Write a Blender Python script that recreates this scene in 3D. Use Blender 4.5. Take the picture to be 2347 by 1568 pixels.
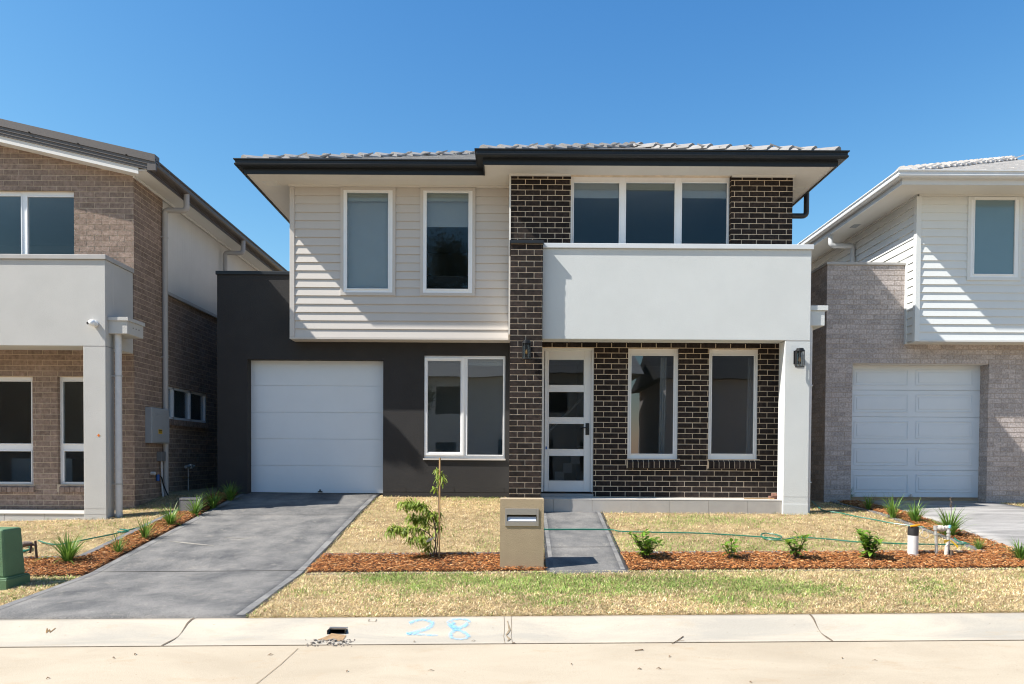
import bpy, math, random
import numpy as np
from mathutils import Vector, Matrix

random.seed(7); rng = np.random.default_rng(11)
D = bpy.data; SC = bpy.context.scene
for o in list(D.objects): D.objects.remove(o)
COL = SC.collection

# ------------------------------------------------------------------ camera
F = 1720.0; EYE = 1.46
PITCH = math.radians(1.2); ROLL = 0.006
W_ = Vector((0, math.cos(PITCH), -math.sin(PITCH)))
U_ = Vector((0, math.sin(PITCH), math.cos(PITCH)))
R_ = Vector((1, 0, 0))
R2 = (R_*math.cos(ROLL) + U_*math.sin(ROLL)); U2 = (U_*math.cos(ROLL) - R_*math.sin(ROLL))
CX = 1165 - F*R2.y/W_.y; CY = 1050 + F*U2.y/W_.y
cam_d = D.cameras.new('camera'); cam = D.objects.new('camera', cam_d); COL.objects.link(cam)
cam_d.sensor_width = 36; cam_d.lens = 36*F/2347
cam_d.shift_x = (1173.5-CX)/2347; cam_d.shift_y = (CY-784)/2347
cam_d.clip_end = 2000; cam_d.clip_start = .05
M3 = Matrix((R2, U2, -W_)).transposed()
cam.matrix_world = Matrix.Translation((0, 0, EYE)) @ M3.to_4x4()
SC.camera = cam

# ------------------------------------------------------------------ light
SUN = Vector((2.05, .65, -2.38)).normalized()          # direction the light travels
w = D.worlds.new('World'); SC.world = w; w.use_nodes = True
nt = w.node_tree; bg = nt.nodes['Background']
sky = nt.nodes.new('ShaderNodeTexSky'); sky.sky_type = 'NISHITA'; sky.sun_disc = False
sky.sun_elevation = math.asin(-SUN.z); sky.sun_rotation = math.atan2(-SUN.x, -SUN.y)
sky.altitude = 100; sky.air_density = 1.25; sky.dust_density = .35; sky.ozone_density = 3.6
sep = nt.nodes.new('ShaderNodeSeparateColor'); cmb = nt.nodes.new('ShaderNodeCombineColor'); nt.links.new(sky.outputs[0], sep.inputs[0])
for i_, (e_, k_) in enumerate(((1.75, .721), (1.27, 1.284), (.85, 2.41))):      # grade of the sky: deep cyan blue, paler towards the sun
    a_ = nt.nodes.new('ShaderNodeMath'); a_.operation = 'POWER'; a_.inputs[1].default_value = e_; b_ = nt.nodes.new('ShaderNodeMath'); b_.operation = 'MULTIPLY'; b_.inputs[1].default_value = k_
    nt.links.new(sep.outputs[i_], a_.inputs[0]); nt.links.new(a_.outputs[0], b_.inputs[0]); nt.links.new(b_.outputs[0], cmb.inputs[i_])
nt.links.new(cmb.outputs[0], bg.inputs[0]); bg.inputs[1].default_value = .05
sl = D.lights.new('sun', 'SUN'); sl.energy = 5.0; sl.angle = math.radians(.53); sl.color = (1, .95, .87)
so = D.objects.new('sun', sl); COL.objects.link(so); so.location = (-20, -8, 30)
so.rotation_euler = SUN.to_track_quat('-Z', 'Y').to_euler()
SC.view_settings.view_transform = 'Standard'; SC.view_settings.look = 'None'
SC.view_settings.exposure = .91; SC.view_settings.gamma = 1
SC.render.engine = 'CYCLES'
SC.cycles.filter_width = 1.1; SC.cycles.max_bounces = 8; SC.cycles.transparent_max_bounces = 12

# ------------------------------------------------------------------ terrain heights
PD = np.array([-200, 5.86, 6.08, 6.14, 6.2, 6.3, 6.36, 6.42, 8.3]); PZ = np.array([0, 0, .003, .01, .03, .083, .098, .103, .196])
GX = np.array([-8., -5, 0, 5, 9]); G1 = np.array([.50, .585, .615, .62, .64]); G2 = np.array([.80, .845, .80, .72, .72])
def G(X, d):
    X = np.asarray(X, float); d = np.asarray(d, float)
    a = np.interp(d, PD, PZ) + .013*np.clip(X, -10, 10)
    b = np.interp(X, GX, G1); c = np.interp(X, GX, G2)
    a8 = .196 + .013*np.clip(X, -10, 10)
    t1 = np.clip((d-8.3)/3.2, 0, 1); t2 = np.clip((d-11.5)/1.8, 0, 1)
    up = np.where(d < 11.5, a8 + (b-a8)*t1, b + (c-b)*t2)
    return np.where(d <= 8.3, a, up)
def ray(x, y): return W_*F + R2*(x-CX) - U2*(y-CY)
def PT(x, y, d):
    r = ray(x, y); t = d/r.y
    return Vector((r.x*t, d, EYE + r.z*t))
def PG(x, y):                                          # where a point of the picture meets the ground
    r = ray(x, y); lo, hi = 3.0, 16.0
    f = lambda d: EYE + r.z*d/r.y - float(G(r.x*d/r.y, d))
    for i in range(400):
        dd = lo + (hi-lo)*i/400
        if f(dd) < 0: break
    a, b = dd-(hi-lo)/400, dd
    for i in range(25):
        m = (a+b)/2
        if f(m) > 0: a = m
        else: b = m
    return Vector((r.x*b/r.y, b, float(G(r.x*b/r.y, b))))
def RC(x0, y0, x1, y1, d):                             # X0, X1, Z0 (bottom), Z1 (top)
    xm, ym = (x0+x1)/2, (y0+y1)/2
    return PT(x0, ym, d).x, PT(x1, ym, d).x, PT(xm, y1, d).z, PT(xm, y0, d).z
def XX(x, y, d): return PT(x, y, d).x
def ZZ(x, y, d): return PT(x, y, d).z

# ------------------------------------------------------------------ materials
def nodes(m): return m.node_tree.nodes, m.node_tree.links
KA = .82
def mat(name, col, rough=.75, var=.08, vscale=3.0, bump=0.0, bscale=60.0, metal=0.0, spec=.5, col2=None, island=0.0, detail=4, stretch=None, coat=0):
    m = D.materials.new(name); m.use_nodes = True; N, L = nodes(m)
    p = N['Principled BSDF']; p.inputs['Roughness'].default_value = rough; p.inputs['Metallic'].default_value = metal
    p.inputs['Specular IOR Level'].default_value = spec
    if coat: p.inputs['Coat Weight'].default_value = coat
    tc = N.new('ShaderNodeTexCoord'); src = tc.outputs['Object']
    if stretch:
        mp = N.new('ShaderNodeMapping'); mp.inputs['Scale'].default_value = stretch; L.new(src, mp.inputs['Vector']); src = mp.outputs[0]
    c1 = tuple(min(1, KA*c*(1-var)) for c in col) + (1,)
    c2 = tuple(min(1, KA*c*(1+var)) for c in (col2 or col)) + (1,)
    nz = N.new('ShaderNodeTexNoise'); nz.inputs['Scale'].default_value = vscale; nz.inputs['Detail'].default_value = detail; nz.inputs['Roughness'].default_value = .6
    L.new(src, nz.inputs['Vector'])
    rp = N.new('ShaderNodeValToRGB'); rp.color_ramp.elements[0].position = .32; rp.color_ramp.elements[1].position = .68
    rp.color_ramp.elements[0].color = c1; rp.color_ramp.elements[1].color = c2
    L.new(nz.outputs['Fac'], rp.inputs['Fac']); out = rp.outputs[0]
    if island:
        g = N.new('ShaderNodeNewGeometry'); mr = N.new('ShaderNodeMapRange')
        mr.inputs['To Min'].default_value = 1-island; mr.inputs['To Max'].default_value = 1+island
        L.new(g.outputs['Random Per Island'], mr.inputs['Value'])
        hs = N.new('ShaderNodeHueSaturation'); L.new(mr.outputs[0], hs.inputs['Value']); L.new(out, hs.inputs['Color'])
        out = hs.outputs[0]
    L.new(out, p.inputs['Base Color'])
    if bump:
        nb = N.new('ShaderNodeTexNoise'); nb.inputs['Scale'].default_value = bscale; nb.inputs['Detail'].default_value = 3
        L.new(tc.outputs['Object'], nb.inputs['Vector'])
        b = N.new('ShaderNodeBump'); b.inputs['Strength'].default_value = bump; b.inputs['Distance'].default_value = .01
        L.new(nb.outputs['Fac'], b.inputs['Height']); L.new(b.outputs[0], p.inputs['Normal'])
    return m
def attrmat(name, rough=.7, trans=0.0, spec=.3):
    m = D.materials.new(name); m.use_nodes = True; N, L = nodes(m); p = N['Principled BSDF']
    a = N.new('ShaderNodeAttribute'); a.attribute_name = 'tint'
    L.new(a.outputs['Color'], p.inputs['Base Color']); p.inputs['Roughness'].default_value = rough
    p.inputs['Specular IOR Level'].default_value = spec
    if trans:
        t = N.new('ShaderNodeBsdfTranslucent'); L.new(a.outputs['Color'], t.inputs['Color'])
        mx = N.new('ShaderNodeMixShader'); mx.inputs[0].default_value = trans
        L.new(p.outputs[0], mx.inputs[1]); L.new(t.outputs[0], mx.inputs[2]); L.new(mx.outputs[0], N['Material Output'].inputs[0])
    return m
def leafmat(name, c1, c2, trans=.3, rough=.45):
    m = mat(name, c1, rough=rough, var=.0, vscale=12, col2=c2, island=.3, spec=.4); N, L = nodes(m)
    p = N['Principled BSDF']; src = p.inputs['Base Color'].links[0].from_socket
    t = N.new('ShaderNodeBsdfTranslucent'); L.new(src, t.inputs['Color'])
    mx = N.new('ShaderNodeMixShader'); mx.inputs[0].default_value = trans
    L.new(p.outputs[0], mx.inputs[1]); L.new(t.outputs[0], mx.inputs[2]); L.new(mx.outputs[0], N['Material Output'].inputs[0])
    return m
def glassmat(name, tint=(.86, .9, .92), boost=.0, mult=1.0):
    m = D.materials.new(name); m.use_nodes = True; N, L = nodes(m); N.remove(N['Principled BSDF'])
    t = N.new('ShaderNodeBsdfTransparent'); t.inputs[0].default_value = tint + (1,)
    g = N.new('ShaderNodeBsdfGlossy'); g.inputs['Roughness'].default_value = .0; g.inputs['Color'].default_value = (.93, .96, 1, 1)
    tc = N.new('ShaderNodeTexCoord'); nz = N.new('ShaderNodeTexNoise'); nz.inputs['Scale'].default_value = 1.6; nz.inputs['Detail'].default_value = 1
    L.new(tc.outputs['Object'], nz.inputs['Vector'])
    b = N.new('ShaderNodeBump'); b.inputs['Strength'].default_value = .08; b.inputs['Distance'].default_value = .012
    L.new(nz.outputs['Fac'], b.inputs['Height']); L.new(b.outputs[0], g.inputs['Normal'])
    fr = N.new('ShaderNodeFresnel'); fr.inputs['IOR'].default_value = 1.5
    ma = N.new('ShaderNodeMath'); ma.operation = 'MULTIPLY_ADD'; ma.inputs[1].default_value = mult; ma.inputs[2].default_value = boost
    L.new(fr.outputs[0], ma.inputs[0])
    mx = N.new('ShaderNodeMixShader'); L.new(ma.outputs[0], mx.inputs[0]); L.new(t.outputs[0], mx.inputs[1]); L.new(g.outputs[0], mx.inputs[2])
    L.new(mx.outputs[0], N['Material Output'].inputs[0])
    return m
MT = {
 'charcoal': mat('charcoal_render', (.033, .031, .031), .9, .10, 2.2, .35, 140),
 'charcoal_trim': mat('charcoal_metal', (.018, .021, .025), .45, .06, 5, spec=.35),
 'white_render': mat('white_render', (.69, .71, .70), .9, .03, 1.6, .22, 60),
 'left_render': mat('pale_grey_render', (.59, .58, .555), .9, .04, 2, .3, 70),
 'board': mat('beige_weatherboard', (.64, .595, .55), .6, .02, 2),
 'board_white': mat('white_weatherboard', (.82, .84, .83), .6, .02, 2),
 'panel_white': mat('white_wall_panel', (.74, .735, .71), .65, .03, 2),
 'soffit': mat('soffit_cream', (.80, .765, .71), .8, .02, 3),
 'soffit_white': mat('soffit_white', (.78, .77, .74), .8, .02, 3),
 'frame': mat('white_window_frame', (.98, .99, 1.0), .35, .02, 5),
 'door_white': mat('white_door_paint', (.88, .88, .87), .4, .02, 5),
 'garage_door': mat('white_garage_door', (.80, .845, .89), .45, .02, 2),
 'brick_dark': mat('dark_brown_brick', (.016, .0115, .0105), .8, .25, 20, .7, 160, island=.4, col2=(.038, .027, .023), spec=.2),
 'mortar_cream': mat('cream_mortar', (.86, .69, .51), .95, .18, 7, .4, 120),
 'brick_brown': mat('taupe_brown_brick', (.285, .205, .16), .9, .12, 18, .9, 160, island=.16, col2=(.385, .29, .24), spec=.15),
 'mortar_tan': mat('tan_mortar', (.62, .50, .37), .95, .1, 9, .4, 120),
 'brick_pale': mat('pinkish_grey_brick', (.46, .40, .38), .9, .14, 30, .8, 150, island=.15, col2=(.60, .535, .51), spec=.15),
 'mortar_pale': mat('pale_mortar', (.52, .43, .36), .95, .1, 9, .4, 120),
 'tile_grey': mat('grey_roof_tile', (.31, .30, .29), .75, .14, 6, .3, 90, island=.12),
 'tile_white': mat('pale_roof_tile', (.62, .59, .56), .75, .1, 6, .3, 90, island=.06),
 'taupe_metal': mat('taupe_metal', (.115, .098, .09), .45, .06, 4),
 'gutter_white': mat('white_gutter', (.72, .74, .76), .4, .03, 4),
 'pipe_grey': mat('grey_pipe_paint', (.48, .46, .44), .55, .05, 4),
 'pipe_white': mat('white_pvc', (.74, .73, .72), .5, .06, 14),
 'pipe_dark': mat('dark_pipe', (.03, .032, .036), .45, .06, 6),
 'black': mat('black_metal', (.012, .012, .014), .4, .05, 8),
 'steel': mat('brushed_steel', (.55, .54, .52), .35, .06, 30, metal=.85, stretch=(1, 1, 12)),
 'flap_sky_tint': mat('letter_slot_sky_tint', (.66, .70, .80), .3, .05, 9),  # non-metal bluish white, the sky's reflection on the flap put into its colour
 'tan_render': mat('tan_textured_render', (.44, .345, .225), .95, .05, 7, .5, 110),
 'tile_grey_floor': mat('grey_porcelain_tile', (.46, .43, .40), .6, .06, 5, island=.05),
 'porch_pale': mat('pale_porch_tile', (.6, .57, .53), .6, .05, 4),
 'grout': mat('pale_grout', (.5, .48, .45), .9, .05, 10),
 'blind': mat('grey_roller_blind', (.60, .58, .56), .85, .02, 4),
 'blind_white': mat('cream_slat_blind', (.62, .60, .52), .7, .02, 4),
 'interior': mat('interior_paint', (.62, .62, .60), .9, .03, 1),
 'floor_in': mat('interior_floor', (.12, .10, .085), .6, .1, 2),
 'glass': glassmat('window_glass', (.86, .9, .92), .0, .65),
 'glass_street': glassmat('ground_floor_glass', (.86, .9, .92), .0, 2.0), 'glass_dark': glassmat('tinted_window_glass', (.35, .42, .46), .0, 1.0),
 'glass_lamp': glassmat('lantern_glass', (.8, .82, .82), .0, .3),
 'frosted': mat('frosted_glass', (.17, .26, .30), .12, .03, 2, spec=.9),
 'green_box': mat('green_painted_fibreglass', (.11, .215, .105), .6, .10, 4, .4, 60),
 'meter': mat('grey_meter_enclosure', (.36, .39, .42), .5, .04, 5),
 'galv': mat('galvanised_pipe', (.6, .59, .57), .45, .15, 20, metal=.5),
 'brown_pipe': mat('brown_coated_pipe', (.10, .07, .05), .6, .2, 20),
 'copper': mat('brass_fitting', (.4, .24, .08), .4, .1, 20, metal=.8),
 'hose': mat('green_garden_hose', (.012, .17, .115), .35, .15, 9),
 'blue': mat('blue_tape', (.02, .12, .42), .5, .05, 9),
 'cyan': mat('pale_blue_plastic', (.2, .55, .68), .5, .05, 9),
 'yellow': mat('yellow_tape', (.75, .48, .03), .5, .08, 9),
 'orange': mat('orange_sticker', (.85, .22, .01), .5, .05, 9),
 'wood': mat('bare_timber_stake', (.45, .28, .13), .8, .15, 14),
 'bark': mat('thin_grey_bark', (.14, .10, .075), .9, .2, 20),
 'cloth': mat('white_wrapping_tape', (.58, .52, .46), .85, .15, 30, .6, 60),
 'redbrick': mat('red_brown_brick_offcut', (.22, .11, .08), .9, .2, 20),
 'block': mat('grey_concrete_block', (.22, .21, .22), .9, .12, 12, .5, 80),
 'edging': mat('grey_concrete_edging', (.17, .165, .17), .85, .15, 8, .4, 60),
 'leaf': leafmat('glossy_shrub_leaf', (.13, .29, .03), (.30, .48, .06), .4),
 'leaf_sap': leafmat('sapling_leaf', (.21, .33, .04), (.46, .54, .10), .45),
 'leaf_blade': leafmat('strappy_leaf', (.09, .22, .03), (.26, .40, .07), .3),
 'leaf_tree': leafmat('gum_tree_leaf', (.03, .05, .015), (.06, .09, .025), .15, .6),
 'bulb': mat('amber_bulb_glass', (.55, .3, .08), .15, .02, 5, spec=.8),
 'chip': attrmat('bark_mulch_chip', .85), 'grass': attrmat('dry_grass', .8, .15),
}

# concrete sheets with stains
def concrete(name, base, dark, stain, sc=1.2, bump=.25, rough=.85, streak=(1, 1, 1), fine=.10, lo=.38, hi=.62, spec=.35, distort=.6):
    base, dark, stain = [tuple(KA*c for c in q) for q in (base, dark, stain)]
    m = D.materials.new(name); m.use_nodes = True; N, L = nodes(m); p = N['Principled BSDF']; p.inputs['Roughness'].default_value = rough
    p.inputs['Specular IOR Level'].default_value = spec
    tc = N.new('ShaderNodeTexCoord'); mp = N.new('ShaderNodeMapping'); mp.inputs['Scale'].default_value = streak
    L.new(tc.outputs['Object'], mp.inputs[0])
    n1 = N.new('ShaderNodeTexNoise'); n1.inputs['Scale'].default_value = sc; n1.inputs['Detail'].default_value = 8; n1.inputs['Roughness'].default_value = .62; n1.inputs['Distortion'].default_value = distort
    L.new(mp.outputs[0], n1.inputs['Vector'])
    r1 = N.new('ShaderNodeValToRGB'); e = r1.color_ramp.elements; e[0].position = lo; e[1].position = hi; e[0].color = dark + (1,); e[1].color = base + (1,)
    L.new(n1.outputs['Fac'], r1.inputs[0])
    n2 = N.new('ShaderNodeTexNoise'); n2.inputs['Scale'].default_value = sc*2.7; n2.inputs['Detail'].default_value = 9; n2.inputs['Roughness'].default_value = .7
    L.new(mp.outputs[0], n2.inputs['Vector'])
    r2 = N.new('ShaderNodeValToRGB'); e = r2.color_ramp.elements; e[0].position = .56; e[1].position = .72; e[0].color = (0, 0, 0, 1); e[1].color = (.55, .55, .55, 1)
    L.new(n2.outputs['Fac'], r2.inputs[0])
    mx = N.new('ShaderNodeMix'); mx.data_type = 'RGBA'; L.new(r2.outputs[0], mx.inputs[0]); L.new(r1.outputs[0], mx.inputs[6]); mx.inputs[7].default_value = stain + (1,)
    n3 = N.new('ShaderNodeTexNoise'); n3.inputs['Scale'].default_value = 120; n3.inputs['Detail'].default_value = 2; L.new(tc.outputs['Object'], n3.inputs['Vector'])
    mr = N.new('ShaderNodeMapRange'); mr.inputs[1].default_value = .3; mr.inputs[2].default_value = .7; mr.inputs['To Min'].default_value = 1-fine; mr.inputs['To Max'].default_value = 1+fine
    L.new(n3.outputs['Fac'], mr.inputs[0])
    hs = N.new('ShaderNodeHueSaturation'); L.new(mr.outputs[0], hs.inputs['Value']); L.new(mx.outputs[2], hs.inputs['Color'])
    # small specks
    v = N.new('ShaderNodeTexVoronoi'); v.inputs['Scale'].default_value = 9; L.new(tc.outputs['Object'], v.inputs['Vector'])
    rv = N.new('ShaderNodeValToRGB'); e = rv.color_ramp.elements; e[0].position = .04; e[1].position = .075; e[0].color = (1, 1, 1, 1); e[1].color = (0, 0, 0, 1)
    L.new(v.outputs['Distance'], rv.inputs[0])
    m2 = N.new('ShaderNodeMix'); m2.data_type = 'RGBA'; m3 = N.new('ShaderNodeMath'); m3.operation = 'MULTIPLY'; m3.inputs[1].default_value = .45
    L.new(rv.outputs[0], m3.inputs[0]); L.new(m3.outputs[0], m2.inputs[0]); L.new(hs.outputs[0], m2.inputs[6]); m2.inputs[7].default_value = tuple(c*.6 for c in stain) + (1,)
    L.new(m2.outputs[2], p.inputs['Base Color'])
    b = N.new('ShaderNodeBump'); b.inputs['Strength'].default_value = bump; b.inputs['Distance'].default_value = .01
    L.new(n3.outputs['Fac'], b.inputs['Height']); L.new(b.outputs[0], p.inputs['Normal'])
    return m
MT['road'] = concrete('pale_tan_road_concrete', (.52, .442, .335), (.44, .368, .272), (.43, .31, .19), 1.1, .2, streak=(.7, 1.2, 1), fine=.07, lo=.3, hi=.6)
MT['kerb'] = concrete('pale_kerb_concrete', (.56, .49, .39), (.42, .385, .325), (.45, .36, .25), 1.6, .2, streak=(.5, 1.5, 1), fine=.06)
MT['drive'] = concrete('grey_oxide_driveway', (.255, .245, .232), (.11, .111, .114), (.36, .33, .285), 2.2, .4, streak=(1.1, 1.0, 1), fine=.35, lo=.3, hi=.68, distort=.15, rough=.95, spec=.15)
MT['drive_pale'] = concrete('pale_grey_driveway', (.42, .405, .39), (.25, .242, .235), (.46, .44, .41), 1.3, .3, streak=(.6, 2.6, 1), fine=.1, rough=.95, spec=.15)
MT['soil'] = concrete('thatch_and_soil', (.5, .38, .2), (.3, .21, .11), (.2, .19, .08), 5, .8)
MT['soil_dark'] = concrete('dark_mulch_soil', (.13, .055, .022), (.05, .022, .01), (.16, .08, .03), 12, .8)
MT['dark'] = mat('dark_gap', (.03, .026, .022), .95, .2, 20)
MT['crack'] = mat('crack_dirt', (.17, .13, .09), .95, .4, 40)
MT['silt'] = mat('orange_silt', (.36, .23, .12), .95, .25, 25)
MT['scratch'] = mat('brown_scratch', (.25, .15, .06), .95, .2, 30)
def chalk():
    m = D.materials.new('blue_chalk_mark'); m.use_nodes = True; N, L = nodes(m); p = N['Principled BSDF']
    p.inputs['Base Color'].default_value = (.26, .52, .74, 1); p.inputs['Roughness'].default_value = .95
    tc = N.new('ShaderNodeTexCoord'); nz = N.new('ShaderNodeTexNoise'); nz.inputs['Scale'].default_value = 45; nz.inputs['Detail'].default_value = 6
    L.new(tc.outputs['Object'], nz.inputs['Vector']); a = N.new('ShaderNodeAttribute'); a.attribute_name = 'tint'
    r = N.new('ShaderNodeMapRange'); r.inputs[1].default_value = .3; r.inputs[2].default_value = .64; L.new(nz.outputs['Fac'], r.inputs[0])
    mu = N.new('ShaderNodeMath'); mu.operation = 'MULTIPLY'; L.new(r.outputs[0], mu.inputs[0]); L.new(a.outputs['Fac'], mu.inputs[1])
    t = N.new('ShaderNodeBsdfTransparent'); mx = N.new('ShaderNodeMixShader')
    L.new(mu.outputs[0], mx.inputs[0]); L.new(t.outputs[0], mx.inputs[1]); L.new(p.outputs[0], mx.inputs[2]); L.new(mx.outputs[0], N['Material Output'].inputs[0])
    return m
MT['chalk'] = chalk()

# ------------------------------------------------------------------ mesh helpers
def tag(o, label=None, cat=None, group=None, kind=None):
    if label: o['label'] = label
    if cat: o['category'] = cat
    if group: o['group'] = group
    if kind: o['kind'] = kind
    return o
ORI = {}
def thing(name, label, cat, loc=(0, 0, 0), group=None):
    o = D.objects.new(name, None); COL.objects.link(o); o.location = loc; o.empty_display_size = .1
    ORI[o.name] = Vector(loc); return tag(o, label, cat, group)
def root_of(o):
    v = Vector((0, 0, 0))
    while o: v = v + Vector(o.location); o = o.parent
    return v
class MB:
    def __init__(s): s.v = []; s.f = []; s.m = []; s.smooth = False
    def add(s, vs, fs, mi=0):
        n = len(s.v); s.v.extend([tuple(v) for v in vs])
        for f in fs: s.f.append(tuple(i+n for i in f)); s.m.append(mi)
        return s
    def box(s, x0, x1, y0, y1, z0, z1, mi=0):
        if x1 < x0: x0, x1 = x1, x0
        if y1 < y0: y0, y1 = y1, y0
        if z1 < z0: z0, z1 = z1, z0
        return s.add([(x0, y0, z0), (x1, y0, z0), (x1, y1, z0), (x0, y1, z0), (x0, y0, z1), (x1, y0, z1), (x1, y1, z1), (x0, y1, z1)],
              [(0, 3, 2, 1), (4, 5, 6, 7), (0, 1, 5, 4), (1, 2, 6, 5), (2, 3, 7, 6), (3, 0, 4, 7)], mi)
    def prism(s, prof, axis, a0, a1, mi=0):             # profile in the other two axes, extruded along axis
        n = len(prof); vs = []
        for a in (a0, a1):
            for p, q in prof: vs.append({'x': (a, p, q), 'y': (p, a, q), 'z': (p, q, a)}[axis])
        fs = [tuple(range(n))[::-1], tuple(range(n, 2*n))] + [(i, (i+1) % n, n+(i+1) % n, n+i) for i in range(n)]
        return s.add(vs, fs, mi)
    def tube(s, pts, r, n=8, mi=0, cap=True):
        pts = [Vector(p) for p in pts]; rs = r if isinstance(r, (list, tuple)) else [r]*len(pts)
        vs = []; N = len(pts); up = None
        for i, p in enumerate(pts):
            t = (pts[min(i+1, N-1)] - pts[max(i-1, 0)]).normalized()
            if up is None: up = t.orthogonal().normalized()
            else: up = (up - t*up.dot(t)).normalized() if (up - t*up.dot(t)).length > 1e-4 else t.orthogonal().normalized()
            b = t.cross(up)
            for k in range(n):
                a = 2*math.pi*k/n; vs.append(p + (up*math.cos(a) + b*math.sin(a))*rs[i])
        fs = [(i*n+k, i*n+(k+1) % n, (i+1)*n+(k+1) % n, (i+1)*n+k) for i in range(N-1) for k in range(n)]
        if cap: fs += [tuple(range(n))[::-1], tuple(range((N-1)*n, N*n))]
        s.smooth = True
        return s.add(vs, fs, mi)
    def lathe(s, prof, c, n=20, mi=0):
        vs = [(c[0]+r*math.cos(2*math.pi*k/n), c[1]+r*math.sin(2*math.pi*k/n), c[2]+z) for r, z in prof for k in range(n)]
        fs = [(i*n+k, i*n+(k+1) % n, (i+1)*n+(k+1) % n, (i+1)*n+k) for i in range(len(prof)-1) for k in range(n)]
        fs += [tuple(range(n))[::-1], tuple(range((len(prof)-1)*n, len(prof)*n))]
        return s.add(vs, fs, mi)
    def build(s, name, mats, parent=None, label=None, bevel=0, smooth=None):
        if not isinstance(mats, (list, tuple)): mats = [mats]
        off = root_of(parent) if parent else Vector((0, 0, 0))
        me = D.meshes.new(name); me.from_pydata([(v[0]-off.x, v[1]-off.y, v[2]-off.z) for v in s.v], [], s.f)
        for m in mats: me.materials.append(MT[m] if isinstance(m, str) else m)
        me.polygons.foreach_set('material_index', s.m)
        sm = s.smooth if smooth is None else smooth
        if sm: me.polygons.foreach_set('use_smooth', [True]*len(s.f))
        me.update()
        o = D.objects.new(name, me); COL.objects.link(o)
        if parent: o.parent = parent
        if sm:
            e = o.modifiers.new('split', 'EDGE_SPLIT'); e.split_angle = math.radians(50)
        if bevel:
            b = o.modifiers.new('bevel', 'BEVEL'); b.width = bevel; b.segments = 2; b.limit_method = 'ANGLE'
        if label: o['label'] = label
        return o
def npmesh(name, V, Fc, mats, parent=None, tint=None, midx=None):
    V = np.asarray(V, np.float32); Fc = np.asarray(Fc, np.int32)
    if parent: o_ = root_of(parent); V = V - np.array([o_.x, o_.y, o_.z], np.float32)
    me = D.meshes.new(name); me.vertices.add(len(V)); me.vertices.foreach_set('co', V.ravel())
    k = Fc.shape[1]; me.loops.add(Fc.size); me.loops.foreach_set('vertex_index', Fc.ravel())
    me.polygons.add(len(Fc)); me.polygons.foreach_set('loop_start', np.arange(len(Fc), dtype=np.int32)*k)
    me.polygons.foreach_set('loop_total', np.full(len(Fc), k, np.int32))
    for m in (mats if isinstance(mats, (list, tuple)) else [mats]): me.materials.append(MT[m] if isinstance(m, str) else m)
    if midx is not None: me.polygons.foreach_set('material_index', midx)
    if tint is not None:
        a = me.color_attributes.new('tint', 'FLOAT_COLOR', 'POINT'); t = np.ones((len(V), 4), np.float32); t[:, :tint.shape[1]] = tint
        a.data.foreach_set('color', t.ravel())
    me.update(calc_edges=True)
    o = D.objects.new(name, me); COL.objects.link(o)
    if parent: o.parent = parent
    return o
def cells(u0, u1, z0, z1, holes):
    us = sorted({u0, u1, *[min(max(h[i], u0), u1) for h in holes for i in (0, 1)]})
    zs = sorted({z0, z1, *[min(max(h[i], z0), z1) for h in holes for i in (2, 3)]})
    out = []
    for a, b in zip(us, us[1:]):
        if b-a < 1e-5: continue
        run = None
        for c, d in zip(zs, zs[1:]):
            if d-c < 1e-5: continue
            um, zm = (a+b)/2, (c+d)/2
            if any(h[0] < um < h[1] and h[2] < zm < h[3] for h in holes):
                if run: out.append((a, b, *run)); run = None
            else: run = (run[0], d) if run else (c, d)
        if run: out.append((a, b, *run))
    return out
def slab(mb, face, p0, p1, u0, u1, z0, z1, holes=(), mi=0):
    for a, b, c, d in cells(u0, u1, z0, z1, holes):
        if face == 'y': mb.box(a, b, p0, p1, c, d, mi)
        else: mb.box(p0, p1, a, b, c, d, mi)
def bricks(mb, face, p, out, u0, u1, z0, z1, holes=(), mi=1, zref=None, uref=None, top=None, mort=.011):
    """stretcher bond of single bricks standing 3 mm proud of plane p towards `out`"""
    zr = z0 if zref is None else zref; ur = u0 if uref is None else uref
    k0 = math.floor((z0-zr)/.086); k = k0
    while zr + k*.086 < z1:
        a = max(z0, zr+k*.086+mort/2); b = min(z1, zr+(k+1)*.086-mort/2); sh = .12*(k % 2)
        j = math.floor((u0-ur-sh)/.24)
        if b-a > .012:
            while ur+sh+j*.24 < u1:
                ua = max(u0, ur+sh+j*.24+mort/2); ub = min(u1, ur+sh+(j+1)*.24-mort/2); j += 1
                if ub-ua < .015: continue
                if top and a > top((ua+ub)/2): continue
                dz = random.uniform(-.001, .001); pr = .003 + random.uniform(0, .002)
                for c in cells(ua, ub, a+dz, b+dz, [h for h in holes if h[1] > ua and h[0] < ub and h[3] > a and h[2] < b]):
                    lo, hi = sorted((p+out*pr, p-out*.012))
                    if face == 'y': mb.box(c[0], c[1], lo, hi, c[2], c[3], mi)
                    else: mb.box(lo, hi, c[0], c[1], c[2], c[3], mi)
        k += 1
def boards(mb, face, p, out, u0, u1, z0, z1, n, holes=(), mi=0):
    h = (z1-z0)/n
    for k in range(n):
        a = z0+k*h; b = a+h
        for c in cells(u0, u1, a, b, [q for q in holes if q[3] > a and q[2] < b]):
            t0 = .019*(1-(c[2]-a)/h)+.004; t1 = .019*(1-(c[3]-a)/h)+.004
            pr = [(p, c[2]), (p+out*t0, c[2]), (p+out*t1, c[3]), (p, c[3])]
            if face == 'y': mb.prism(pr, 'x', c[0], c[1], mi)
            else: mb.prism([(q[0], q[1]) for q in pr], 'y', c[0], c[1], mi)
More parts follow.
